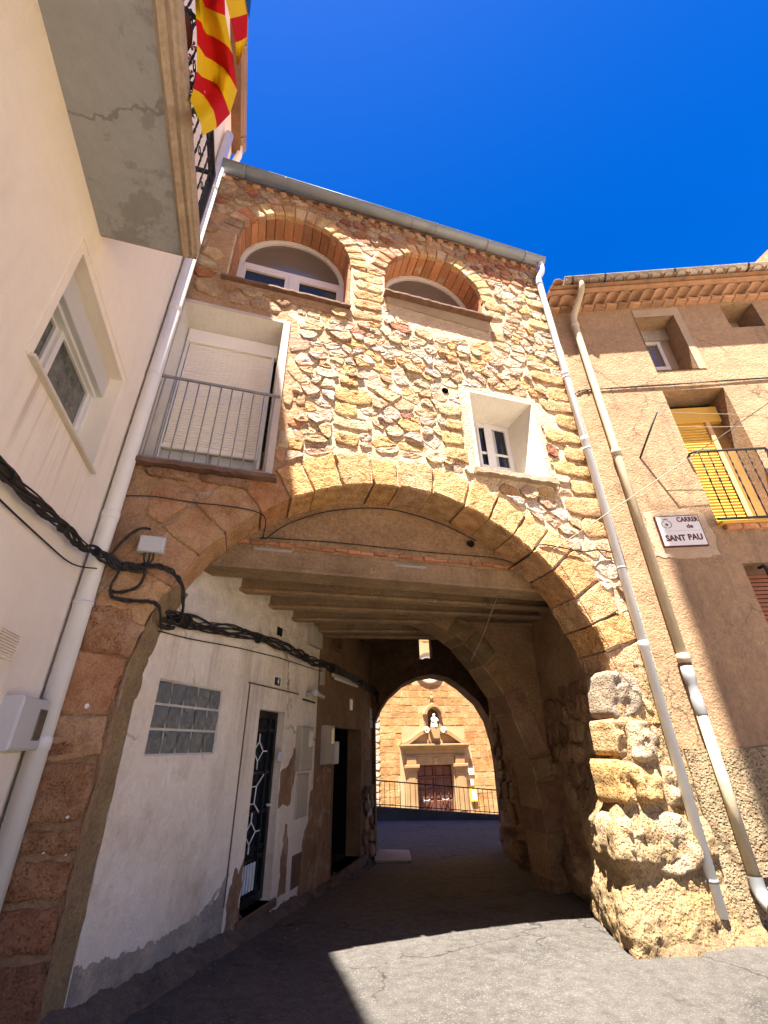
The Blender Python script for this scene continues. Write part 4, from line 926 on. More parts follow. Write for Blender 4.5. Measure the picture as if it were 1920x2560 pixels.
# ------------------------------------------------------------------ right house (ochre render)
RH = thing('ochre_house', 'ochre rendered house with a tiled eave beside the stone front', 'house', RHS.P(2, 0, 0))
A1 = (1.38, 2.06, 7.03, 8.34); A2 = (2.92, 3.49, 7.93, 8.53); A3 = (1.34, 2.29, 4.18, 6.60); A4 = (1.43, 2.35, 2.2, 3.62)
MB().plate(RHS, rect(-.12, 9, -.4, 8.62), [rect(*A1), rect(*A2), rect(*A3), rect(*A4)], -.42, 0).build('wall', 'ochre_render', RH)
MB().plate(RHS, [(0.0, -.3), (8.9, -.3), (8.9, 1.52)] + [(8.9 - 8.9 * i / 40, 1.53 + random.uniform(-.015, .015)) for i in range(1, 40)] + [(0.0, 1.53)], [], -.02, .035).build('plinth', 'tyrolean', RH)
MB().box(RHS, -.1, 9, -.3, 8.55, -5, -.75).build('house_body', 'ochre_render', RH)
MB().ring(RHS, rect(A1[0] - .0, A1[1] + .12, A1[2] + .0, A1[3] + .20), rect(A1[0], A1[1], A1[2], A1[3]), -.01, .012).build('window_surround', 'dusty_render', RH)
def simple_window(fr, r, dep, mframe, mglass, sashes=1, bar=None, name='window', fw=.05):
    w = MB().ring(fr, rect(*r), rect(r[0] + fw, r[1] - fw, r[2] + fw, r[3] - fw), -dep - .05, -dep).build(name, mframe, RH)
    MB().box(fr, r[0] + .02, r[1] - .02, r[2] + .02, r[3] - .02, -dep - .04, -dep - .03).build('pane', mglass, w)
    if bar: MB().bbox(fr, r[0], r[1], bar - .035, bar + .035, -dep - .05, -dep + .012).build('rail', mframe, w)
    MB().box(fr, r[0] - .1, r[1] + .1, r[2] - .1, r[3] + .1, -dep - .3, -dep - .26).build('window_back', 'dark_inside', w)
    return w
simple_window(RHS, (1.40, 1.90, 6.98, 8.08), .34, 'pinkish_frame', 'grey_glass', bar=7.42, fw=.06)
MB().box(RHS, A1[0], A1[1], 8.08, 8.34, -.42, -.30).build('lintel', 'grey_cement', RH)
MB().box(RHS, 1.90, A1[1], A1[2], 8.08, -.42, -.36).build('window_cheek', 'dusty_render', RH)
simple_window(RHS, (2.95, 3.2, 7.93, 8.2), .33, 'shutter_frame_orange', 'dark_glass')
MB().box(RHS, A2[0], A2[1], A2[2], A2[3], -.46, -.42).build('niche_back', 'grey_cement', RH)
# balcony door: yellow roller shutter, box, side panel
sh2 = MB().bbox(RHS, 1.34, 2.24, 6.12, 6.42, -.40, -.24).build('roller_shutter', 'shutter_yellow', RH, label='half shaded yellow roller shutter behind a black balcony railing')
sl2 = MB().add([LF.P(x, z, w) for x in (-.32, .32) for z, w in ((0, 0), (.006, .012), (.022, .018), (.040, .012), (.050, 0), (.050, -.004), (0, -.004))],
    [(k, (k + 1) % 7, 7 + (k + 1) % 7, 7 + k) for k in range(7)] + [(0, 1, 2, 3, 4, 5, 6), (13, 12, 11, 10, 9, 8, 7)]).mesh('slat', 'shutter_yellow')
n2 = 35
for i in range(n2): link('slat', sl2, sh2, RHS.M(1.66, 4.30 + (6.12 - 4.30) * i / n2, -.30))
MB().bbox(RHS, 1.98, 2.05, 4.2, 6.12, -.36, -.25).build('guide_rail', 'shutter_frame_orange', sh2)
MB().bbox(RHS, 1.34, 2.0, 4.24, 4.30, -.32, -.25).build('bottom_bar', 'shutter_yellow', sh2)
MB().box(RHS, 2.05, 2.30, 4.18, 6.2, -.38, -.33).build('door_panel', 'door_brown', RH)
MB().box(RHS, A3[0], A3[1], A3[2], A3[3], -.50, -.44).build('doorway_back', 'dark_inside', RH)
rail2 = MB().tube([RHS.P(1.30, 5.28, .0), RHS.P(1.30, 5.31, .08), RHS.P(1.33, 5.315, .11), RHS.P(2.33, 5.315, .11), RHS.P(2.38, 5.30, .08), RHS.P(2.38, 5.18, .05)], .018, 8).build('railing', 'iron_black', RH, True, label='black iron balcony railing with twisted bars on the ochre house')
tb2 = MB().tube([Vector((0, 0, 1.08 * i / 30)) for i in range(31)], [.008 + .005 * (1 if 6 < i < 25 and i % 4 < 2 else 0) for i in range(31)], 4, True, .5).mesh('twisted_bar', 'iron_black')
for i in range(8): link('twisted_bar', tb2, rail2, Matrix.Translation(RHS.P(1.40 + .132 * i, 4.22, .11)))
MB().bbox(RHS, 1.28, 2.40, 4.205, 4.235, .095, .125).build('bottom_rail', 'iron_black', rail2)
MB().bbox(RHS, 1.33, 2.42, 4.165, 4.20, -.4, .10).build('balcony_slab', 'shutter_yellow', RH)
for i in range(5): MB().bbox(RHS, 1.40 + .21 * i, 1.60 + .21 * i, 4.095, 4.163, -.02, .06, .01).build('brick', 'brick_red', RH)
# rust coloured shutter window low on the right
sh3 = MB().box(RHS, 1.45, 2.35, 3.50, 3.62, -.30, -.12).build('shutter', 'old_wood', RH, label='rust red slatted shutter low on the ochre house')
sl3 = MB().box(LF, -.45, .45, 0, .040, -.01, .012).mesh('slat', 'shutter_rust')
for i in range(24): link('slat', sl3, sh3, RHS.M(1.90, 3.46 - .053 * i, -.16))
MB().box(RHS, A4[0], A4[1], A4[2], A4[3], -.50, -.44).build('shutter_back', 'dark_inside', RH)
for s in (1.66, 1.95): MB().tube([RHS.P(s, 3.57, -.06), RHS.P(s, 3.57, .02), RHS.P(s, 3.52, .05), RHS.P(s, 3.30, .05)], .022, 8).build('bracket', 'iron_black', sh3)
# tiled eave: brick course, scalloped course, roof tiles
for i in range(44):
    s = -.10 + .205 * i
    MB().bbox(RHS, s, s + .192, 8.60 + random.uniform(-.004, .004), 8.655, -.1, .11, .008).build('eave_brick', 'tile_clay', RH, center=True)
und = barrel(.40, .105, .10, .014).mesh('eave_tile', 'tile_clay', True)
for i in range(43):
    M = RHS.M(-.02 + .205 * i, 8.66, .27)
    link('eave_tile', und, RH, M @ Matrix.Rotation(R(random.uniform(-2, 2)), 4, 'Z'))
MB().box(RHS, -.12, 9, 8.655, 8.80, -.3, .06).build('eave_bed', 'mortar', RH)
MB().box(RHS, -.13, 9, 8.772, 8.80, -.3, .34).build('eave_board', 'tile_clay', RH)
roof3 = MB().prism(Fr(RHS.P(-.12, 0, 0), RHS.n * -1), [(-.42, 8.81), (3.6, 9.95), (3.6, 9.85), (-.42, 8.805)], 0, 9.1).build('roof', 'tile_clay', RH)
for i in range(40):
    for row in range(2):
        link('roof_tile', bar_me, roof3, RHS.M(.02 + .215 * i, 8.85 + .145 * row, .45 - .42 * row) @ Matrix.Rotation(R(15.8), 4, 'X') @ Matrix.Rotation(R(random.uniform(-2.5, 2.5)), 4, 'Z'))
# taller tiled roof end of the next house along
NH = thing('neighbour_house', 'taller house with a red tiled roof rising behind the ochre house', 'house', RHS.P(7, 0, -3))
MB().box(RHS, 5.3, 10.5, 0, 10.95, -5, -1.2).build('wall', 'ochre_render', NH)
MB().prism(RHS, [(5.05, 10.93), (10.8, 10.93), (8.0, 13.6), (7.9, 13.6)], -5.2, -1.0).build('roof', 'brick_red', NH)

# street name plaque with its grey mortar bed
PQ = thing('street_plaque', 'white ceramic street plaque with maroon border and lettering', 'plaque', RHS.P(.8, 3.87, 0))
MB().plate(RHS, jagged([(.38, 3.76), (.75, 3.72), (1.2, 3.74), (1.23, 4.1), (1.16, 4.42), (.8, 4.45), (.42, 4.43)], .04, .03), [], -.005, .006).build('mortar_bed', 'pale_smear', PQ)
MB().bbox(RHS, .515, 1.095, 3.875, 4.335, 0, .036, .004).build('border', 'plaque_maroon', PQ)
MB().box(RHS, .530, 1.080, 3.891, 4.104, .0, .0395).build('tile', 'plaque_white', PQ); MB().box(RHS, .530, 1.080, 4.107, 4.320, .0, .0395).build('tile', 'plaque_white', PQ)
def text(body, s, z, size, m, parent, fr, w, name='lettering', off=.0022, sx=1.0):
    cu = bpy.data.curves.new(name, 'FONT'); cu.body = body; cu.size = size; cu.align_x = 'CENTER'; cu.align_y = 'CENTER'; cu.offset = off; cu.extrude = .0006
    cu.resolution_u = 3; cu.materials.append(MATS[m])
    o = bpy.data.objects.new(name, cu); col.objects.link(o)
    p = fr.P(s, z, w); u, n = fr.u, fr.n
    M = Matrix(((u.x * sx, 0, n.x, p.x), (u.y * sx, 0, n.y, p.y), (0, 1, 0, p.z), (0, 0, 0, 1)))
    bpy.context.view_layer.update()
    me = bpy.data.meshes.new_from_object(o.evaluated_get(bpy.context.evaluated_depsgraph_get())); me.name = name
    bpy.data.objects.remove(o); bpy.data.curves.remove(cu)
    o = bpy.data.objects.new(name, me); col.objects.link(o)
    place(o, parent, M); return o
text('CARRER', .935, 4.265, .098, 'plaque_text', PQ, RHS, .0402, off=.004, sx=.78)
text('de', .935, 4.165, .085, 'plaque_text', PQ, RHS, .0402, off=.003)
text('SANT', .70, 3.995, .118, 'plaque_text', PQ, RHS, .0402, off=.005, sx=.86)
text('PAU', .955, 4.00, .118, 'plaque_text', PQ, RHS, .0402, off=.005, sx=.86)
em = MB().prism(RHS, [(.62, 4.205), (.645, 4.17), (.67, 4.205), (.645, 4.222)], .0395, .0408).build('emblem', 'emblem_olive', PQ)
for sg in (-1, 1):
    for i in range(6):
        q = R(-70 + 25 * i); x = .645 + sg * .062 * math.cos(q); z = 4.205 + .055 * math.sin(q); d_ = Vector((-math.sin(q) * sg, math.cos(q))) * .017; e_ = Vector((math.cos(q) * sg, math.sin(q))) * .007
        MB().prism(RHS, [(x - d_.x, z - d_.y), (x + e_.x, z + e_.y), (x + d_.x, z + d_.y), (x - e_.x, z - e_.y)][::1 if sg < 0 else -1], .0395, .0408).build('wreath_leaf', 'emblem_olive', em)
MB().prism(RHS, [(.615, 4.268), (.675, 4.268), (.685, 4.295), (.665, 4.283), (.645, 4.298), (.625, 4.283), (.605, 4.295)], .0395, .0408).build('crown_mark', 'emblem_gold', em)

# iron rod with two clothes lines
RD = thing('iron_bracket', 'thin black iron rod sticking out from the ochre wall', 'bracket', RHS.P(.63, 5.33, 0))
tip = RHS.P(.814, 5.82, .446)
MB().tube([RHS.P(.63, 5.33, 0), tip], .014, 8).build('rod', 'iron_black', RD, True)
for k, f in enumerate((1.0, .68)):
    a_ = RHS.P(.63, 5.33, 0).lerp(tip, f); b_ = RHS.P(5.5, 5.75 + .2 * f, .25)
    MB().tube([a_.lerp(b_, t / 16) - Vector((0, 0, .18 * math.sin(math.pi * t / 16))) for t in range(17)], .0035, 5).build('line', 'wire_pale', RD)
# ------------------------------------------------------------------ white passage house, number 4
WH = thing('white_house', 'whitewashed house wall inside the passage with a glass block window', 'house', PAS.P(1.5, 0, 0))
GB = (.09, 1.11, 1.565, 2.195); D4 = (1.95, 2.66, .02, 2.05)
MB().plate(PAS, [(-.16, -.6), (3.84, -.6), (3.84, 3.7), (-.16, 3.7)], [rect(*GB), rect(*D4)], -.30, 0).build('wall', 'white_limewash', WH)
top = [(-.15, 3.62), (-.15, 2.95)] + [(-.15 + 3.95 * i / 30, 2.82 + .06 * math.sin(i * 1.3) + random.uniform(-.06, .06)) for i in range(31)] + [(3.82, 3.62)]
MB().plate(PAS, top[::-1] if area(top) < 0 else top, [], -.02, .012).build('rough_render', 'rough_limewash', WH)
gw = MB().ring(PAS, rect(GB[0], GB[1], GB[2], GB[3]), rect(GB[0] + .012, GB[1] - .012, GB[2] + .012, GB[3] - .012), -.2, -.012).build('glass_block_window', 'white_plaster', WH, label='window of fifteen wavy glass blocks in pale mortar')
MB().box(PAS, GB[0], GB[1], GB[2], GB[3], -.2, -.022).build('mortar_grid', 'white_plaster', gw)
def gblock():
    mb = MB(); n = 6
    f = lambda a, b: LF.P(-.0915 + .183 * a, -.0915 + .183 * b, .024 + .006 * math.sin(a * 5 + 2 * math.sin(b * 4)) - .006 * (max(abs(a - .5), abs(b - .5)) * 2) ** 12)
    mb.grid(n, n, f); ed = [LF.P(x, z, -.03) for x, z in rect(-.0925, .0925, -.0925, .0925)]
    k = len(mb.v); mb.add(ed + [LF.P(x, z, .013) for x, z in rect(-.0925, .0925, -.0925, .0925)], [(i, (i + 1) % 4, 4 + (i + 1) % 4, 4 + i) for i in range(4)])
    return mb.mesh('glass_block', 'block_glass', True)
gme = gblock()
for i in range(5):
    for j in range(3): link('glass_block', gme, gw, PAS.M(GB[0] + .108 + .2015 * i, GB[2] + .11 + .2045 * j, -.032) @ Matrix.Rotation(math.pi * (((i + j) % 2)), 4, 'Y'))
# door surround, lintel groove, door leaf
MB().plate(PAS, rect(1.66, 3.02, -.2, 2.32), [rect(*D4)], -.01, .014).build('door_surround', 'white_limewash', WH)
MB().box(PAS, 1.62, 3.06, 2.318, 2.335, 0, .022).build('lintel_edge', 'old_wood', WH)
MB().box(PAS, 1.645, 1.660, .2, 2.32, 0, .010).build('surround_crack', 'old_wood', WH)
jag = lambda s0, s1, z0, n, amp: [(s0 + (s1 - s0) * i / n, z0 + random.uniform(-amp, amp)) for i in range(n + 1)]
for pl in ([(2.68, .95), (3.02, .95), (3.12, 1.30), (3.06, 1.62), (2.98, 1.50), (2.9, 1.42), (2.82, 1.36), (2.68, 1.34)], [(2.86, .0), (3.05, .0), (3.06, .40), (3.0, .72), (2.94, .74), (2.88, .4)],
           [(1.70, -.1), (1.94, -.1), (1.94, .55), (1.86, .42), (1.78, .5), (1.70, .3)], [(3.46, -.3), (3.84, -.3), (3.84, 1.05), (3.74, 1.0), (3.72, .66), (3.58, .55), (3.50, .2)]):
    MB().plate(PAS, jagged(pl, .04, .03), [], -.005, .017).build('bare_patch', 'bare_masonry', WH)
dr = MB().ring(PAS, rect(D4[0], D4[1], D4[2] + .02, D4[3]), rect(D4[0] + .07, D4[1] - .07, D4[2] + .10, D4[3] - .08), -.16, -.09).build('door', 'black_paint', WH, label='black metal door with white geometric grille bars')
MB().box(PAS, D4[0] + .05, D4[1] - .05, .1, 2.0, -.15, -.135).build('glass_panel', 'dark_glass', dr)
for z in (1.82, 1.34, .92, .56, .46): MB().box(PAS, D4[0] + .06, D4[1] - .06, z - .018, z + .018, -.14, -.105).build('cross_bar', 'black_paint', dr)
MB().box(PAS, D4[0] + .05, D4[1] - .05, .05, .18, -.14, -.11).build('kick_plate', 'black_paint', dr)
MB().box(PAS, 2.44, 2.48, .1, 2.0, -.14, -.09).build('stile', 'black_paint', dr)
def gbar(pts, r=.008):
    MB().tube([PAS.P(s, z, -.095) for s, z in pts], r, 6).build('grille_bar', 'white_line', dr)
for z0 in (1.58, .73):
    gbar([(2.22, z0 + .20), (2.22, z0 + .11)]); gbar([(2.22, z0 + .11), (2.34, z0), (2.22, z0 - .11), (2.10, z0), (2.22, z0 + .11)]); gbar([(2.22, z0 - .11), (2.22, z0 - .2)]); gbar([(2.34, z0), (2.44, z0)])
gbar([(2.42, 1.32), (2.26, 1.20), (2.08, 1.20), (2.08, 1.02), (2.24, 1.02), (2.38, .92)]); gbar([(2.26, 1.20), (2.24, 1.02)])
for i in range(6): MB().box(PAS, 2.06 + .065 * i, 2.09 + .065 * i, .17, .43, -.105, -.09).build('vent_slat', 'white_line', dr)
MB().tube([PAS.P(2.56, .98, -.09), PAS.P(2.56, .98, -.03), PAS.P(2.48, .98, -.03)], .012, 8).build('handle', 'white_line', dr)
MB().bbox(PAS, D4[0] - .06, D4[1] + .12, -.06, .02, -.2, .05, .012).build('doorstep', 'old_wood', WH)
sk = [(-.15, -.4), (1.72, -.4), (1.72, .56), (1.68, .50)] + [(1.66 - 1.81 * i / 150, .33 + .13 * max(0, 1 - i / 14) - .10 * math.sin(math.pi * i / 150) + .04 * noise.noise(Vector((i * .13, 0, 0))) + .022 * noise.noise(Vector((i * .55, 3, 0))) + random.uniform(-.007, .007)) for i in range(151)]
MB().plate(PAS, sk, [], -.005, .005).build('cement_skirt', 'grey_cement', WH)
hn = MB().bbox(PAS, 2.30, 2.43, 2.375, 2.475, .0, .02, .004).build('number_plate', 'sign_blue', None, label='small dark blue house number plate 4 above the black door', cat='number plate')
text('4', 2.365, 2.425, .10, 'white_line', hn, PAS, .0205, 'numeral', .004)
tag(MB().bbox(PAS, 2.55, 2.66, 1.46, 1.57, .0, .03, .006).build('doorbell', 'plastic_grey'), 'square grey doorbell plate at the edge of the black door', 'doorbell')

# brown house further in
BH = thing('brown_house', 'brown rendered house deep in the passage with an open dark doorway', 'house', PAS.P(5.5, -.3, 0))
D2 = (4.74, 6.32, -.2, 1.93)
MB().plate(PAS, [(3.84, -.8), (7.18, -.8), (7.18, 5.0), (3.84, 5.0)], [rect(*D2), rect(4.36, 4.92, 3.28, 3.86), rect(5.74, 6.38, 3.77, 4.35)], -.30, -.004).build('wall', 'brown_render', BH)
MB().box(PAS, 4.6, 6.5, -.5, 2.1, -1.6, -1.5).build('doorway_back', 'dark_inside', BH)
for s in (4.60, 6.45): MB().box(PAS, s, s + .05, -.5, 2.1, -1.5, -.30).build('doorway_side', 'dark_inside', BH)
MB().box(PAS, 4.6, 6.5, 2.0, 2.1, -1.5, -.30).build('doorway_head', 'dark_inside', BH)
MB().box(PAS, 4.6, 6.5, -.5, -.2, -1.5, .06).build('doorstep', 'old_wood', BH)
MB().bbox(PAS, 4.76, 4.83, -.2, 1.9, -.25, -.18).build('door_post', 'old_wood', BH)
for r in ((4.36, 4.92, 3.28, 3.86), (5.74, 6.38, 3.77, 4.35)):
    w_ = MB().ring(PAS, rect(r[0] - .05, r[1] + .05, r[2] - .05, r[3] + .05), rect(r[0] + .03, r[1] - .03, r[2] + .03, r[3] - .03), -.05, .02).build('window', 'old_wood', BH)
    MB().box(PAS, r[0], r[1], r[2], r[3], -.2, -.18).build('pane', 'dark_glass', w_)
for pl in ([(3.88, .3), (4.6, .25), (4.64, 1.25), (4.3, 1.32), (4.0, 1.2), (3.92, .8)], [(3.86, -.5), (4.7, -.5), (4.68, .2), (4.2, .3), (3.9, .1)], [(6.5, 1.4), (6.95, 1.35), (7.0, 2.6), (6.75, 2.7), (6.6, 2.2)]):
    MB().plate(PAS, jagged(pl, .05, .05), [], -.008, .004).build('bare_patch', 'bare_masonry', BH)
put_stones(rubble((6.42, 7.14, -.6, 1.0), (.2, .32), (.25, .4), .02, [], 1.1), PAS, BH, DARKST, (.03, .08), name='corner_stone', n=12)

# cabinets, boxes, lamp, camera on the passage wall
def cabinet(s0, s1, z0, z1, dep, label, win=None, m='cabinet_beige', lower=None, fr=PAS, name='meter_cabinet', cat='cabinet', b=.012):
    t = thing(name, label, cat, fr.P((s0 + s1) / 2, z0, 0))
    MB().bbox(fr, s0, s1, z0, z1, 0, dep, b).build('case', m, t)
    if win: MB().bbox(fr, *win, dep - .01, dep + .004, .003).build('viewing_window', 'cabinet_window', t)
    if lower: MB().bbox(fr, *lower, dep * .5, dep + .008, .006).build('cover', m, t)
    for x, z in ((s0 + .03, z0 + .03), (s1 - .03, z1 - .03)): MB().tube([fr.P(x, z, dep - .004), fr.P(x, z, dep + .003)], .007, 6).build('screw', 'iron_grey', t)
    return t
cabinet(3.10, 3.52, 1.32, 1.89, .10, 'beige electricity meter cabinet on the white wall beside the door', (3.33, 3.49, 1.62, 1.84))
cabinet(4.08, 4.46, 1.37, 1.94, .10, 'beige meter cabinet beside the dark open doorway', (4.28, 4.42, 1.66, 1.89))
cabinet(3.22, 3.62, .74, 1.28, .02, 'flat beige metal hatch below the meter cabinet')
cabinet(3.24, 3.56, -.02, .34, .012, 'low rusty hatch near the ground past the black door', m='old_wood', name='service_hatch', cat='hatch')
cabinet(3.26, 3.72, 3.10, 3.42, .10, 'beige junction cabinet high up under the concrete beams', lower=(3.36, 3.62, 3.14, 3.36))
cabinet(4.50, 4.70, 1.36, 1.70, .10, 'white letterbox at the edge of the dark doorway', m='plastic_grey', name='letterbox', cat='letterbox', lower=(4.53, 4.67, 1.40, 1.64))
tag(MB().bbox(PAS, 3.90, 4.02, 2.55, 2.85, 0, .05).build('fuse_box', 'cabinet_beige'), 'narrow beige fuse box under the cable bundle', 'fuse box')
tag(MB().bbox(PAS, 5.50, 5.66, 2.26, 2.46, 0, .02).build('number_plate', 'plaque_white'), 'small white plate on brown wall above the dark doorway', 'number plate')
hole = MB().box(PAS, 2.20, 2.36, 3.03, 3.15, .005, .016).build('vent_hole', 'dark_inside', WH)
cm = thing('security_camera', 'white cylindrical camera on an arm above the meter cabinet', 'camera', PAS.P(3.6, 2.3, 0))
MB().tube([PAS.P(3.40, 2.36, .0), PAS.P(3.42, 2.36, .10)], .03, 8).build('mount', 'plastic_grey', cm, True)
MB().tube([PAS.P(3.35, 2.38, .14), PAS.P(3.42, 2.37, .14), PAS.P(3.44, 2.37, .14), PAS.P(3.74, 2.34, .14)], [.055, .055, .042, .04], 12).build('case', 'plastic_grey', cm, True)
MB().tube([PAS.P(3.15, 2.26, .06), PAS.P(3.55, 2.24, .08)], .014, 6).build('arm', 'iron_black', cm)
lamp = thing('tube_lamp', 'white fluorescent tube lamp, unlit, above the dark doorway', 'lamp', PAS.P(5.1, 2.72, 0))
MB().bbox(PAS, 4.46, 5.84, 2.75, 2.81, 0, .05, .01).build('fitting', 'plastic_grey', lamp)
MB().tube([PAS.P(4.48, 2.725, .06), PAS.P(5.82, 2.725, .06)], .026, 10).build('tube', 'lamp_white', lamp, True)
nt_ = thing('notice_board', 'pale printed notices fixed at the corner by the far arch', 'notice', PAS.P(7.0, 2.0, 0))
for z0, z1 in ((2.17, 2.39), (1.98, 2.15)): MB().bbox(PAS, 6.90, 7.13, z0, z1, 0, .015, .003).build('sheet', 'paper', nt_)
ms = thing('street_notice', 'dark framed notice low on the corner of the brown house', 'notice', PAS.P(6.7, .3, 0))
MB().bbox(PAS, 6.62, 6.98, .35, .80, 0, .04).build('frame', 'iron_black', ms); MB().box(PAS, 6.66, 6.94, .39, .76, .03, .043).build('sheet', 'paper', ms)

# cream house wall fittings
mc = thing('meter_box', 'cream meter box with dark window beside the white drainpipe', 'meter box', LHS.P(3.9, 1.6, 0))
MB().bbox(LHS, 3.62, 4.10, 1.62, 1.94, 0, .12, .014).build('case', 'plastic_grey', mc)
MB().bbox(LHS, 3.92, 4.06, 1.68, 1.88, .11, .126, .006).build('viewing_window', 'cabinet_window', mc)
MB().bbox(LHS, 3.66, 3.96, .7, 1.62, 0, .07, .014).build('conduit', 'cream_paint', mc)
vg = thing('vent_grille', 'slatted white vent grille on the cream wall', 'vent', LHS.P(3.4, 2.15, 0))
MB().ring(LHS, rect(3.22, 3.54, 2.13, 2.30), rect(3.24, 3.52, 2.145, 2.285), 0, .015).build('frame', 'cream_paint', vg)
for i in range(8): MB().box(LHS, 3.24, 3.52, 2.148 + .0175 * i, 2.158 + .0175 * i, .0, .013).build('slat', 'cream_paint', vg)
jb = thing('junction_box', 'grey plastic junction box on the shaded left side of the arch', 'junction box', FAC.P(-1.0, 3.2, 0))
MB().bbox(FAC, -1.10, -.885, 3.225, 3.385, .03, .115, .01).build('case', 'plastic_grey', jb)
for x, z in ((-1.085, 3.24), (-.90, 3.24), (-1.085, 3.37), (-.90, 3.37)): MB().tube([FAC.P(x, z, .11), FAC.P(x, z, .118)], .006, 6).build('screw', 'iron_grey', jb)
for x in (-1.03, -.99, -.96): MB().tube(smooth_path([FAC.P(x, 3.225, .07), FAC.P(x + .0, 3.16, .07), FAC.P(-.99, 3.09, .09)], 4), .008, 6).build('lead', 'cable_black', jb)

# ------------------------------------------------------------------ cables
def bundle(label, path, n, spread, r, seedv, name='cable_bundle', ties=0, m='cable_black'):
    t = thing(name, label, 'cable', Vector(path[0])); rnd = random.Random(seedv)
    for i in range(n):
        ph = rnd.uniform(0, 6); k = rnd.uniform(1.4, 3.2); pts = []
        sp = smooth_path(path, 8)
        for j, p in enumerate(sp):
            e = spread * (0.4 + .6 * abs(math.sin(j * .23 + i)))
            pts.append(p + Vector((e * .35 * math.sin(ph + j * .11 * k), e * .35 * math.cos(ph * 2 + j * .13 * k), e * math.sin(ph * 1.7 + j * .17 * k))))
        MB().tube(pts, r * rnd.uniform(.6, 1.25), 5).build('cable', m, t, True)
    sp = smooth_path(path, 8)
    for i in range(ties):
        j = int((i + .5) / ties * (len(sp) - 2)); p, q_ = sp[j], sp[j + 1]
        MB().tube([p, p + (q_ - p).normalized() * .03], spread * .9, 8).build('tie', 'cable_black', t)
    return t
bundle('thick bundle of black cables crossing the cream wall', [LHS.P(.6, 3.02, .06), LHS.P(1.8, 3.0, .06), LHS.P(2.6, 2.99, .05), LHS.P(3.2, 3.03, .07), LHS.P(3.7, 3.08, .08), LHS.P(4.05, 3.10, .16), FAC.P(-1.2, 3.07, .10), FAC.P(-1.0, 3.09, .05)], 9, .045, .011, 1, ties=5)
bundle('single black cable just below the bundle on the cream wall', [LHS.P(.6, 2.86, .02), LHS.P(2.0, 2.86, .02), LHS.P(3.0, 2.89, .02), LHS.P(3.8, 2.93, .03), LHS.P(4.1, 2.99, .14)], 1, .004, .010, 2)
bundle('black cables looping over the left springing of the arch', [FAC.P(-1.22, 3.06, .10), FAC.P(-1.05, 3.10, .06), FAC.P(-.88, 3.10, .06), FAC.P(-.74, 3.04, .07), FAC.P(-.66, 2.92, .05), FAC.P(-.64, 2.80, -.05), FAC.P(-.66, 2.70, -.25), PAS.P(.10, 2.74, .06), PAS.P(.3, 2.76, .05)], 5, .026, .010, 3)
bundle('lower loop of black cables on the red pier stones', [FAC.P(-1.20, 3.02, .08), FAC.P(-1.24, 2.90, .06), FAC.P(-1.20, 2.80, .05), FAC.P(-1.05, 2.77, .05), FAC.P(-.90, 2.78, .05), FAC.P(-.82, 2.74, .04), FAC.P(-.80, 2.66, .0), FAC.P(-.80, 2.62, -.2), PAS.P(.08, 2.64, .05)], 4, .016, .009, 4)
bundle('curved black cable joining the two loops under the junction box', [FAC.P(-.99, 3.07, .08), FAC.P(-1.0, 2.98, .05), FAC.P(-1.04, 2.90, .04), FAC.P(-1.14, 2.85, .04), FAC.P(-1.24, 2.85, .04)], 2, .008, .010, 5)
bundle('black cable end sticking out beside the white drainpipe', [FAC.P(-1.30, 3.12, .12), FAC.P(-1.26, 3.25, .12), FAC.P(-1.19, 3.38, .10), FAC.P(-1.12, 3.46, .07), FAC.P(-1.04, 3.475, .06)], 2, .008, .012, 6)
bundle('sagging bundle of black cables along the left passage wall', [PAS.P(-.1, 2.70, .04), PAS.P(.5, 2.78, .05), PAS.P(1.5, 2.86, .05), PAS.P(2.6, 2.88, .06), PAS.P(3.4, 2.86, .06), PAS.P(4.2, 2.88, .06), PAS.P(5.4, 2.87, .06), PAS.P(6.4, 2.80, .06), PAS.P(7.1, 2.74, .10), FW.P(.12, 2.55, .05)], 10, .075, .010, 7, ties=6)
bundle('thin black cable below the passage cable bundle', [PAS.P(-.1, 2.58, .02), PAS.P(.6, 2.62, .02), PAS.P(1.6, 2.70, .02), PAS.P(2.8, 2.74, .03), PAS.P(3.9, 2.76, .04)], 1, .004, .009, 8)
bundle('thin black cable across the brown render under the balcony', [FAC.P(-1.36, 3.80, .05), FAC.P(-1.1, 3.83, .045), FAC.P(-.77, 3.82, .045), FAC.P(-.4, 3.82, .045), FAC.P(-.10, 3.79, .05), FAC.P(.0, 3.72, .03), FAC.P(.0, 3.62, -.2), FAC.P(.05, 3.72, -.42), FAC.P(1.0, 3.75, -.43), FAC.P(2.0, 3.75, -.43), FAC.P(2.9, 3.76, -.43), FAC.P(3.2, 3.70, -.40)], 1, .003, .009, 9)
bundle('thin black cable following the curve of the tympanum', [FAC.P(.02, 3.70, -.425), FAC.P(.30, 3.95, -.43), FAC.P(.8, 4.18, -.43), FAC.P(1.5, 4.29, -.43), FAC.P(2.2, 4.18, -.43), FAC.P(2.7, 3.98, -.43)], 1, .003, .007, 10)
bundle('twisted black cable over the right voussoirs to the drainpipe', [FAC.P(3.1, 3.62, -.40), FAC.P(3.2, 3.66, -.1), FAC.P(3.28, 3.78, .06), FAC.P(3.6, 3.77, .06), FAC.P(3.95, 3.76, .06), FAC.P(4.2, 3.80, .06), FAC.P(4.45, 3.80, .05)], 2, .010, .008, 11)
bundle('thin black cable pair clipped across the ochre wall', [RHS.P(-.12, 6.30, .02), RHS.P(-.10, 6.55, .02), RHS.P(.02, 6.68, .02), RHS.P(.4, 6.70, .02), RHS.P(2.0, 6.71, .02), RHS.P(4.0, 6.73, .02), RHS.P(8.0, 6.76, .02)], 2, .016, .008, 12, ties=10)
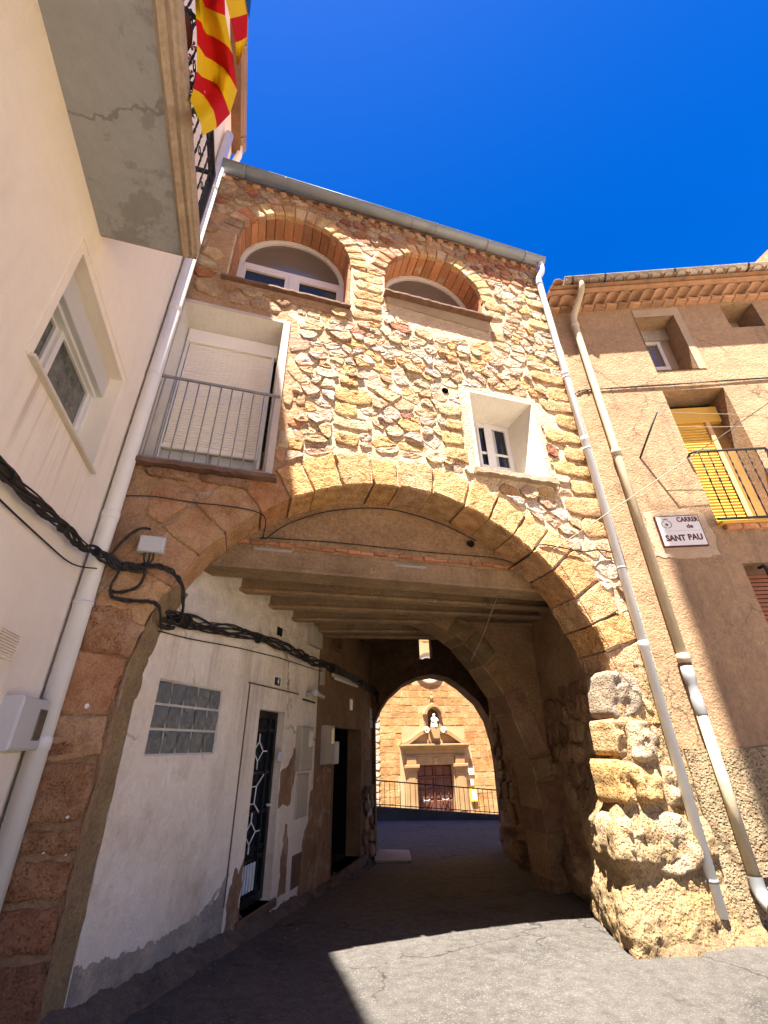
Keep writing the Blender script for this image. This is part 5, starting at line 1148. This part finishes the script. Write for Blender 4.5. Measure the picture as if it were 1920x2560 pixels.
bundle('black cable running down the corner behind the white drainpipe', [RHS.P(-.12, 6.30, .02), RHS.P(-.06, 5.4, .02), RHS.P(-.05, 4.5, .02), RHS.P(-.04, 3.6, .02)], 1, .004, .008, 13)
dg = thing('overhead_wire', 'pale overhead wire slanting from the right down to the beams', 'wire', (3.2, 4.8, 3.5))
e0, e1 = Vector((3.22, 4.70, 3.56)), Vector((6.6, -1.0, 6.1))
MB().tube([e0.lerp(e1, t / 30) - Vector((0, 0, .10 * math.sin(math.pi * t / 30))) for t in range(31)], .006, 5).build('wire', 'wire_pale', dg)
MB().tube([e0, e0 + Vector((.0, .5, -.1)), Vector((3.35, 6.1, 3.0)), Vector((3.3, 6.4, 2.75))], .005, 5).build('loose_end', 'wire_pale', dg)

# ------------------------------------------------------------------ flag and pots on the cream balcony
FG = thing('flag', 'red and yellow striped flag draped over the balcony railing', 'flag', (-.76, 1.6, 5.4))
CLOTH=[
 [(-0.775,1.001,5.632),(-0.735,0.980,5.515),(-0.717,0.988,5.516),(-0.718,1.024,5.628),(-0.714,1.055,5.713),(-0.685,1.049,5.659),(-0.641,1.019,5.514),(-0.609,1.007,5.447),(-0.601,1.036,5.540)],
 [(-0.766,1.086,5.532),(-0.732,1.074,5.450),(-0.723,1.099,5.500),(-0.726,1.136,5.565),(-0.714,1.149,5.549),(-0.677,1.136,5.498),(-0.634,1.111,5.405),(-0.611,1.118,5.433),(-0.609,1.171,5.614)],
 [(-0.759,1.194,5.487),(-0.734,1.211,5.516),(-0.732,1.250,5.558),(-0.732,1.301,5.658),(-0.711,1.333,5.754),(-0.669,1.328,5.721),(-0.630,1.329,5.702),(-0.616,1.377,5.805),(-0.618,1.456,5.972)],
 [(-0.754,1.296,5.447),(-0.738,1.331,5.489),(-0.740,1.398,5.613),(-0.735,1.481,5.832),(-0.705,1.521,5.915),(-0.661,1.531,5.903),(-0.629,1.556,5.891),(-0.623,1.643,6.042),(-0.625,1.760,6.259)],
 [(-0.753,1.408,5.391),(-0.745,1.464,5.494),(-0.748,1.556,5.727),(-0.734,1.623,5.894),(-0.697,1.628,5.851),(-0.654,1.610,5.731),(-0.632,1.631,5.703),(-0.632,1.707,5.804),(-0.630,1.782,5.896)],
 [(-0.755,1.451,5.259),(-0.754,1.518,5.419),(-0.753,1.586,5.561),(-0.730,1.605,5.558),(-0.688,1.577,5.433),(-0.650,1.556,5.329),(-0.638,1.575,5.305),(-0.640,1.629,5.357),(-0.632,1.644,5.314)],
 [(-0.760,1.480,5.169),(-0.763,1.526,5.236),(-0.756,1.554,5.261),(-0.724,1.527,5.152),(-0.680,1.471,4.976),(-0.650,1.443,4.869),(-0.645,1.469,4.885),(-0.647,1.500,4.902),(-0.630,1.486,4.821)],
]
FOLD=[
 [(-0.605,1.057,5.547),(-0.593,1.076,5.662),(-0.580,1.098,5.788),(-0.568,1.122,5.928),(-0.555,1.150,6.084)],
 [(-0.605,1.226,5.789),(-0.593,1.245,5.897),(-0.580,1.266,6.015),(-0.568,1.286,6.139),(-0.555,1.310,6.276)],
 [(-0.605,1.405,6.015),(-0.593,1.411,6.072),(-0.580,1.418,6.133),(-0.568,1.420,6.186),(-0.555,1.423,6.241)],
 [(-0.605,1.552,6.083),(-0.593,1.529,6.038),(-0.580,1.506,5.991),(-0.568,1.478,5.933),(-0.555,1.450,5.873)],
]
def sheet(r0, r1, m, nm, k=4):
    n = len(r0); A = [Vector(p) for p in r0]; B = [Vector(p) for p in r1]
    MB().grid(n - 1, k, lambda a, b: A[round(a * (n - 1))].lerp(B[round(a * (n - 1))], b)).build(nm, m, FG, True)
for i in range(6): sheet(CLOTH[i], CLOTH[i + 1], 'flag_red' if i % 2 == 0 else 'flag_yellow', 'stripe')
for i in range(3): sheet(FOLD[i], FOLD[i + 1], 'flag_red' if i == 1 else 'flag_yellow', 'folded_stripe')
MB().add([(-.55, 1.139, 6.044), (-.55, 1.218, 6.399), (-.55, 1.273, 6.421), (-.55, 1.353, 6.331), (-.55, 1.294, 6.238)], [(0, 1, 2, 3, 4)]).build('blue_corner', 'flag_blue', FG)
def pot(x, y, label, h=.26, r=.13):
    t = thing('flower_pot', label, 'pot', (x, y, 5.27))
    MB().lathe((x, y, 5.27), [(r * .65, 0), (r * .95, h * .85), (r * 1.1, h * .86), (r * 1.1, h), (r * .9, h), (r * .85, h * .9)], 16).build('pot', 'terracotta', t, True)
    lf = MB(); rnd = random.Random(int(y * 100))
    for i in range(60):
        a = rnd.uniform(0, 6.28); l = rnd.uniform(.05, .22); c = Vector((x + math.cos(a) * l * .6, y + math.sin(a) * l * .6, 5.27 + h + rnd.uniform(0, .35)))
        d_ = Vector((math.cos(a), math.sin(a), rnd.uniform(-.6, .6))).normalized() * .05; e_ = d_.cross(Vector((0, 0, 1))).normalized() * .018
        lf.add([c - d_, c + e_, c + d_, c - e_], [(0, 1, 2, 3)])
    lf.build('foliage', 'leaf_green', t, kind='stuff')
    fl = MB()
    for i in range(5):
        c = Vector((x + rnd.uniform(-.05, .22), y + rnd.uniform(-.1, .2), 5.27 + h + rnd.uniform(.1, .4)))
        for k in range(5):
            q = k * 1.256; fl.add([c, c + Vector((.025 * math.cos(q), .025 * math.sin(q), .01)), c + Vector((.03 * math.cos(q + .5), .03 * math.sin(q + .5), .0)), c + Vector((.02 * math.cos(q + 1), .02 * math.sin(q + 1), .01))], [(0, 1, 2, 3)])
    fl.build('blossom', 'flower_pink', t, kind='stuff')
pot(-.97, 1.30, 'dark terracotta flower pot behind the railing, partly behind the flag', .34, .15)
pot(-.95, 1.66, 'small terracotta flower pot nearer the railing corner', .2, .10)

# ------------------------------------------------------------------ guard rail, parapet, church
PW = Fr((3.6, 15.3, 0), (1, 0)); SL = -.10
pz = lambda s: .03 + SL * (s - .5)
pw = thing('parapet_wall', 'low dark parapet kerb along the far street edge', 'wall', (6, 15.3, -.3))
def para(a, b):
    pass
pts = []
for s in (-4.0, 6.0): pts += [PW.P(s, pz(s), 0), PW.P(s, pz(s), -.28), PW.P(s, -2.4, -.28), PW.P(s, -2.4, 0)]
MB().add(pts, [(0, 4, 5, 1), (1, 5, 6, 2), (3, 7, 4, 0), (0, 1, 2, 3), (7, 6, 5, 4)]).build('wall', 'parapet', pw)
gr = thing('guard_rail', 'black iron guard rail standing on the low parapet', 'railing', PW.P(2.5, 0, -.1))
for off, r in ((.68, .02), (.06, .014)): MB().tube([PW.P(-3.8, pz(-3.8) + off, -.1), PW.P(5.9, pz(5.9) + off, -.1)], r, 6).build('rail', 'iron_black', gr)
gb_ = MB().tube([Vector((0, 0, 0)), Vector((0, 0, .68))], .0095, 5).mesh('bar', 'iron_black')
for i in range(58):
    s = -3.75 + i * .167; link('bar', gb_, gr, Matrix.Translation(PW.P(s, pz(s), -.1)))

CHU = thing('church', 'sandstone church front with a baroque portal beyond the arch', 'church', (11, 27, -2.2))
DX0, DX1 = 9.84, 12.11
MB().plate(CH, rect(-6, 28, -2.4, 16), [rect(DX0, DX1, -2.4, .66), arc(10.9, 5.95, .62, 0, 348, 29)], -.6, 0).build('wall', 'church_mortar', CHU)
cst = []
z = -2.2; row = 0
excl = [rect(8.85, 13.10, -2.4, 1.72), rect(9.0, 12.95, 1.6, 2.6), rect(10.35, 11.55, 2.4, 3.8), ('c', 10.9, 5.95, 1.05), ('c', 10.87, 6.5, 1.0)]
while z < 9.2:
    h = random.uniform(.30, .44); s = 5.6 + random.uniform(0, .5)
    while s < 16.6:
        w = random.uniform(.45, .95)
        pl = rect(s + .012, s + w - .012, z + .012, z + h - .012); c0 = cen(pl); ok = True
        for e in excl:
            if e[0] == 'c':
                if math.hypot(c0[0] - e[1], c0[1] - e[2]) < e[3] + .1: ok = False
            else:
                x0, x1, za, zb = e[0][0], e[1][0], e[0][1], e[2][1]
                if x0 < c0[0] < x1 and za < c0[1] < zb: ok = False
                elif za < c0[1] < zb:
                    if pl[0][0] < x0 < pl[1][0]: pl = rect(pl[0][0], x0 - .01, pl[0][1], pl[2][1])
                    elif pl[0][0] < x1 < pl[1][0]: pl = rect(x1 + .01, pl[1][0], pl[0][1], pl[2][1])
        if ok and pl[1][0] - pl[0][0] > .1: cst.append(pl)
        s += w
    z += h
cst.sort(key=lambda p: abs(cen(p)[0] - 10.9) * 1.0 + abs(cen(p)[1] - 2) * .55)
rest = MB()
for i, p in enumerate(cst):
    p = [(p[k][0] + (p[(k + 1) % 4][0] - p[k][0]) * f, p[k][1] + (p[(k + 1) % 4][1] - p[k][1]) * f) for k in range(4) for f in (0, .5)]
    mb = stone_mb(CH, p, random.uniform(.006, .02), jit=.010, sharp=.96, rounding=False, rough=.003)
    if i < 300: mb.build('stone', 'church_stone', CHU, False, vary(random.choice(CHURCH), .1), center=True)
    else: rest.add(mb.v, mb.f)
rest.build('outer_stones', 'church_stone', CHU, color=CHURCH[0], kind='stuff')
# grey weathered quoins seen at the left
for i in range(16):
    z0 = -1.9 + .34 * i
    stone_mb(CH, rect(7.0 + (.2 if i % 2 else 0), 7.72, z0 + .02, z0 + .33), .05, n=8, jit=.02).build('quoin', 'church_stone', CHU, False, vary((.42, .36, .28)), center=True)
# portal
for s0, s1 in ((9.18, 9.80), (12.15, 12.78)):
    pi_ = MB().bbox(CH, s0, s1, -2.2, .42, 0, .16, .02).build('pilaster', 'portal_stone', CHU)
    MB().bbox(CH, s0 - .07, s1 + .07, .42, .54, 0, .24, .02).bbox(CH, s0 - .12, s1 + .12, .54, .70, 0, .32, .02).build('capital', 'portal_stone', pi_)
    MB().bbox(CH, s0 + .02, s1 - .02, .70, 1.12, 0, .20, .02).build('frieze_block', 'portal_stone', pi_)
    MB().bbox(CH, s0 + .1, s1 - .1, -1.6, .3, .15, .18, .02).build('pilaster_panel', 'portal_stone', pi_)
MB().bbox(CH, 9.80, 12.15, .66, 1.12, 0, .10, .02).build('lintel', 'portal_stone', CHU)
MB().prism(CH, [(10.84, .80), (10.98, .72), (11.12, .80), (11.12, .98), (10.98, 1.04), (10.84, .98)], .1, .15).build('shield', 'portal_stone', CHU)
cor = MB()
for z0, z1, e, w in ((1.12, 1.20, .06, .14), (1.20, 1.44, .0, .10), (1.44, 1.52, .10, .22), (1.52, 1.62, .2, .32), (1.62, 1.72, .26, .40)): cor.bbox(CH, 9.12 - e, 12.84 + e, z0, z1, 0, w, .015)
cor.build('cornice', 'portal_stone', CHU)
def swan(sg):
    c = 10.95; n = 26
    up_, lo = [], []
    for i in range(n + 1):
        t = i / n; x = 2.05 - 1.55 * t; zz = 1.72 + .10 + (.62) * (t * t * (3 - 2 * t)) * 1.05
        up_.append((c + sg * x, zz)); lo.append((c + sg * (x - .02), zz - .20))
    pl = up_ + lo[::-1]
    if area(pl) < 0: pl = pl[::-1]
    o = MB().prism(CH, pl, 0, .34).build('scroll_pediment', 'portal_stone', CHU)
    sp_ = [CH.P(c + sg * (.52 + .19 * (1 - k / 22) * math.cos(k * .55)), 2.42 + .19 * (1 - k / 22) * math.sin(k * .55), .36) for k in range(20)]
    MB().tube(sp_, .04, 6).build('scroll', 'statue_stone', o)
swan(-1); swan(1)
MB().prism(CH, [(10.62, 1.72), (11.28, 1.72), (11.28, 2.50), (10.62, 2.50)], 0, .14).build('pedestal_block', 'portal_stone', CHU)
MB().prism(CH, [(10.80, 2.0), (11.10, 2.0), (11.26, 2.44), (11.26, 2.56), (10.64, 2.56), (10.64, 2.44)], .12, .50).build('bracket', 'portal_stone', CHU)
ni = MB().ring(CH, [(10.42, 2.56)] + arc(10.95, 3.25, .53, 180, 0, 16) + [(11.48, 2.56)], [(10.60, 2.56)] + arc(10.95, 3.22, .35, 180, 0, 16) + [(11.30, 2.56)], 0, .18, False).build('niche', 'portal_stone', CHU)
MB().ring(CH, arc(10.95, 3.22, .60, 175, 5, 16), arc(10.95, 3.22, .46, 175, 5, 16), 0, .42, False).build('niche_hood', 'portal_stone', ni)
MB().plate(CH, [(10.58, 2.56)] + arc(10.95, 3.22, .37, 180, 0, 16)[::1] + [(11.32, 2.56)], [], -.03, .03).build('niche_back', 'dark_render', ni)  # flat plate coloured dark to paint in the shade of the niche
MB().lathe(CH.P(10.95, 3.78, .15), [(.13, 0), (.13, .08), (.05, .14), (.05, .26), (.14, .36), (.10, .48), (.03, .60), (.08, .66), (.03, .74)], 12).build('finial', 'portal_stone', CHU, True)
st = thing('statue', 'pale stone figure of a robed saint in the niche above the church door', 'statue', CH.P(10.95, 2.56, .3))
MB().lathe(CH.P(10.95, 2.56, .30), [(.22, 0), (.24, .05), (.20, .20), (.17, .38), (.19, .48), (.14, .54), (.05, .58), (.05, .60), (.08, .63), (.085, .68), (.06, .73), (.01, .75)], 12).build('body', 'statue_stone', st, True)
MB().tube([CH.P(10.80, 3.04, .32), CH.P(10.78, 2.90, .42), CH.P(10.90, 2.88, .50)], [.05, .045, .03], 8).build('arm', 'statue_stone', st, True)
MB().tube([CH.P(11.10, 3.04, .32), CH.P(11.14, 2.92, .42), CH.P(11.02, 2.94, .50)], [.05, .045, .03], 8).build('arm', 'statue_stone', st, True)
oc = MB().ring(CH, arc(10.9, 5.95, .86, 0, 352, 44), arc(10.9, 5.95, .62, 0, 352, 44), -.1, .06).build('oculus', 'white_cladding', CHU)
MB().ring(CH, arc(10.9, 5.95, .93, 0, 352, 44), arc(10.9, 5.95, .855, 0, 352, 44), -.1, .12).build('oculus_moulding', 'portal_stone', oc)
MB().plate(CH, arc(10.9, 5.95, .63, 0, 350, 35), [], -.3, -.25).build('oculus_glass', 'church_glass', oc)
dr2 = MB().box(CH, DX0, DX1, -2.3, .66, -.42, -.36).build('door', 'church_wood', CHU, label='carved dark red wooden double door of the church')
for k in (0, 1):
    x0 = DX0 + .04 + k * 1.135
    for i, (z0, z1) in enumerate(((.10, .60), (-.42, .02), (-1.0, -.5), (-1.6, -1.08), (-2.2, -1.68))):
        for jx in (0, 1):
            MB().bbox(CH, x0 + .06 + jx * .5, x0 + .50 + jx * .5, z0, z1, -.37, -.31, .03).build('panel', 'church_wood', dr2)
            if 0 < i < 4: MB().prism(CH, [(x0 + .16 + jx * .5, z1 - .10), (x0 + .28 + jx * .5, z0 + .12), (x0 + .40 + jx * .5, z1 - .10)][::-1], -.315, -.28).build('panel_relief', 'church_wood', dr2)
    MB().bbox(CH, x0 + .02, x0 + 1.08, .02, .10, -.37, -.27, .02).build('door_rail', 'church_wood', dr2)
    MB().tube([CH.P(x0 + .35, -1.02, -.27), CH.P(x0 + .45, -1.06, -.22), CH.P(x0 + .65, -1.06, -.22), CH.P(x0 + .75, -1.02, -.27)], .03, 6).build('handle', 'iron_grey', dr2)
MB().bbox(CH, 10.93, 11.02, -2.3, .62, -.37, -.26, .02).build('centre_stile', 'church_wood', dr2)
tag(MB().bbox(CH, 12.40, 12.58, .46, .62, .16, .20, .01).build('number_plate', 'plaque_white'), 'small pale number plate on the right church pilaster', 'number plate')
pl_ = thing('wall_plaque', 'pale stone plaque on the church wall right of the portal', 'plaque', CH.P(13.15, .1, 0))
MB().bbox(CH, 12.98, 13.36, .10, .52, 0, .06, .01).build('panel', 'statue_stone', pl_)
for i in range(4): MB().box(CH, 13.02, 13.30 - .04 * (i % 2), .44 - .09 * i, .465 - .09 * i, .06, .064).build('inscription_line', 'old_wood', pl_)
tag(MB().bbox(CH, 13.06, 13.24, -.42, -.16, 0, .10, .02).build('intercom', 'plaque_white'), 'small white box on the church wall below the stone plaque', 'box')
yb = thing('notice_case', 'yellow framed notice case low on the church wall', 'notice case', CH.P(13.2, -1.2, 0))
MB().bbox(CH, 13.00, 13.38, -1.20, -.56, 0, .12, .02).build('case', 'yellow_box', yb); MB().box(CH, 13.06, 13.32, -1.10, -.62, .11, .124).build('sheet', 'plaque_white', yb)
# arched church window high up, seen through the slit
cw = MB().ring(CH, [(10.25, 5.9)] + arc(10.87, 6.62, .62, 180, 0, 14) + [(11.49, 5.9)], [(10.45, 5.9)] + arc(10.87, 6.62, .42, 180, 0, 14) + [(11.29, 5.9)], 0, .12, False) if False else None

# ------------------------------------------------------------------ added tower, out of view, shaped to shade the ochre wall
TH = thing('shadow_tower', 'unseen slender tower added behind the viewer to shade the ochre wall', 'tower', (4.5, -1.5, 0))
A_ = Vector((2.40 - .29, -.58 + .11)); uu = Vector((RHS.u.x, RHS.u.y)); bb_ = Vector((-.555, -.832)) * 1.7
tp = [A_, A_ + uu * 2.4, A_ + uu * 2.4 + bb_, A_ + bb_]
MB().add([Vector((v.x, v.y, z)) for z in (-.3, 20.5) for v in tp], [(0, 1, 2, 3), (7, 6, 5, 4), (0, 4, 5, 1), (1, 5, 6, 2), (2, 6, 7, 3), (3, 7, 4, 0)]).build('wall', 'white_plaster', TH)

for s, z, r in ((-1.17, 1.92, .018), (-1.10, 1.20, .010), (-1.19, 1.00, .006), (-1.05, .98, .005)):
    MB().prism(FAC, [(s + r * random.uniform(.7, 1.2) * math.cos(k), z + r * random.uniform(.7, 1.3) * math.sin(k)) for k in (0, .8, 1.6, 2.4, 3.2, 4, 4.8, 5.6)], .02, .045).build('paint_spot', 'white_line', AH)
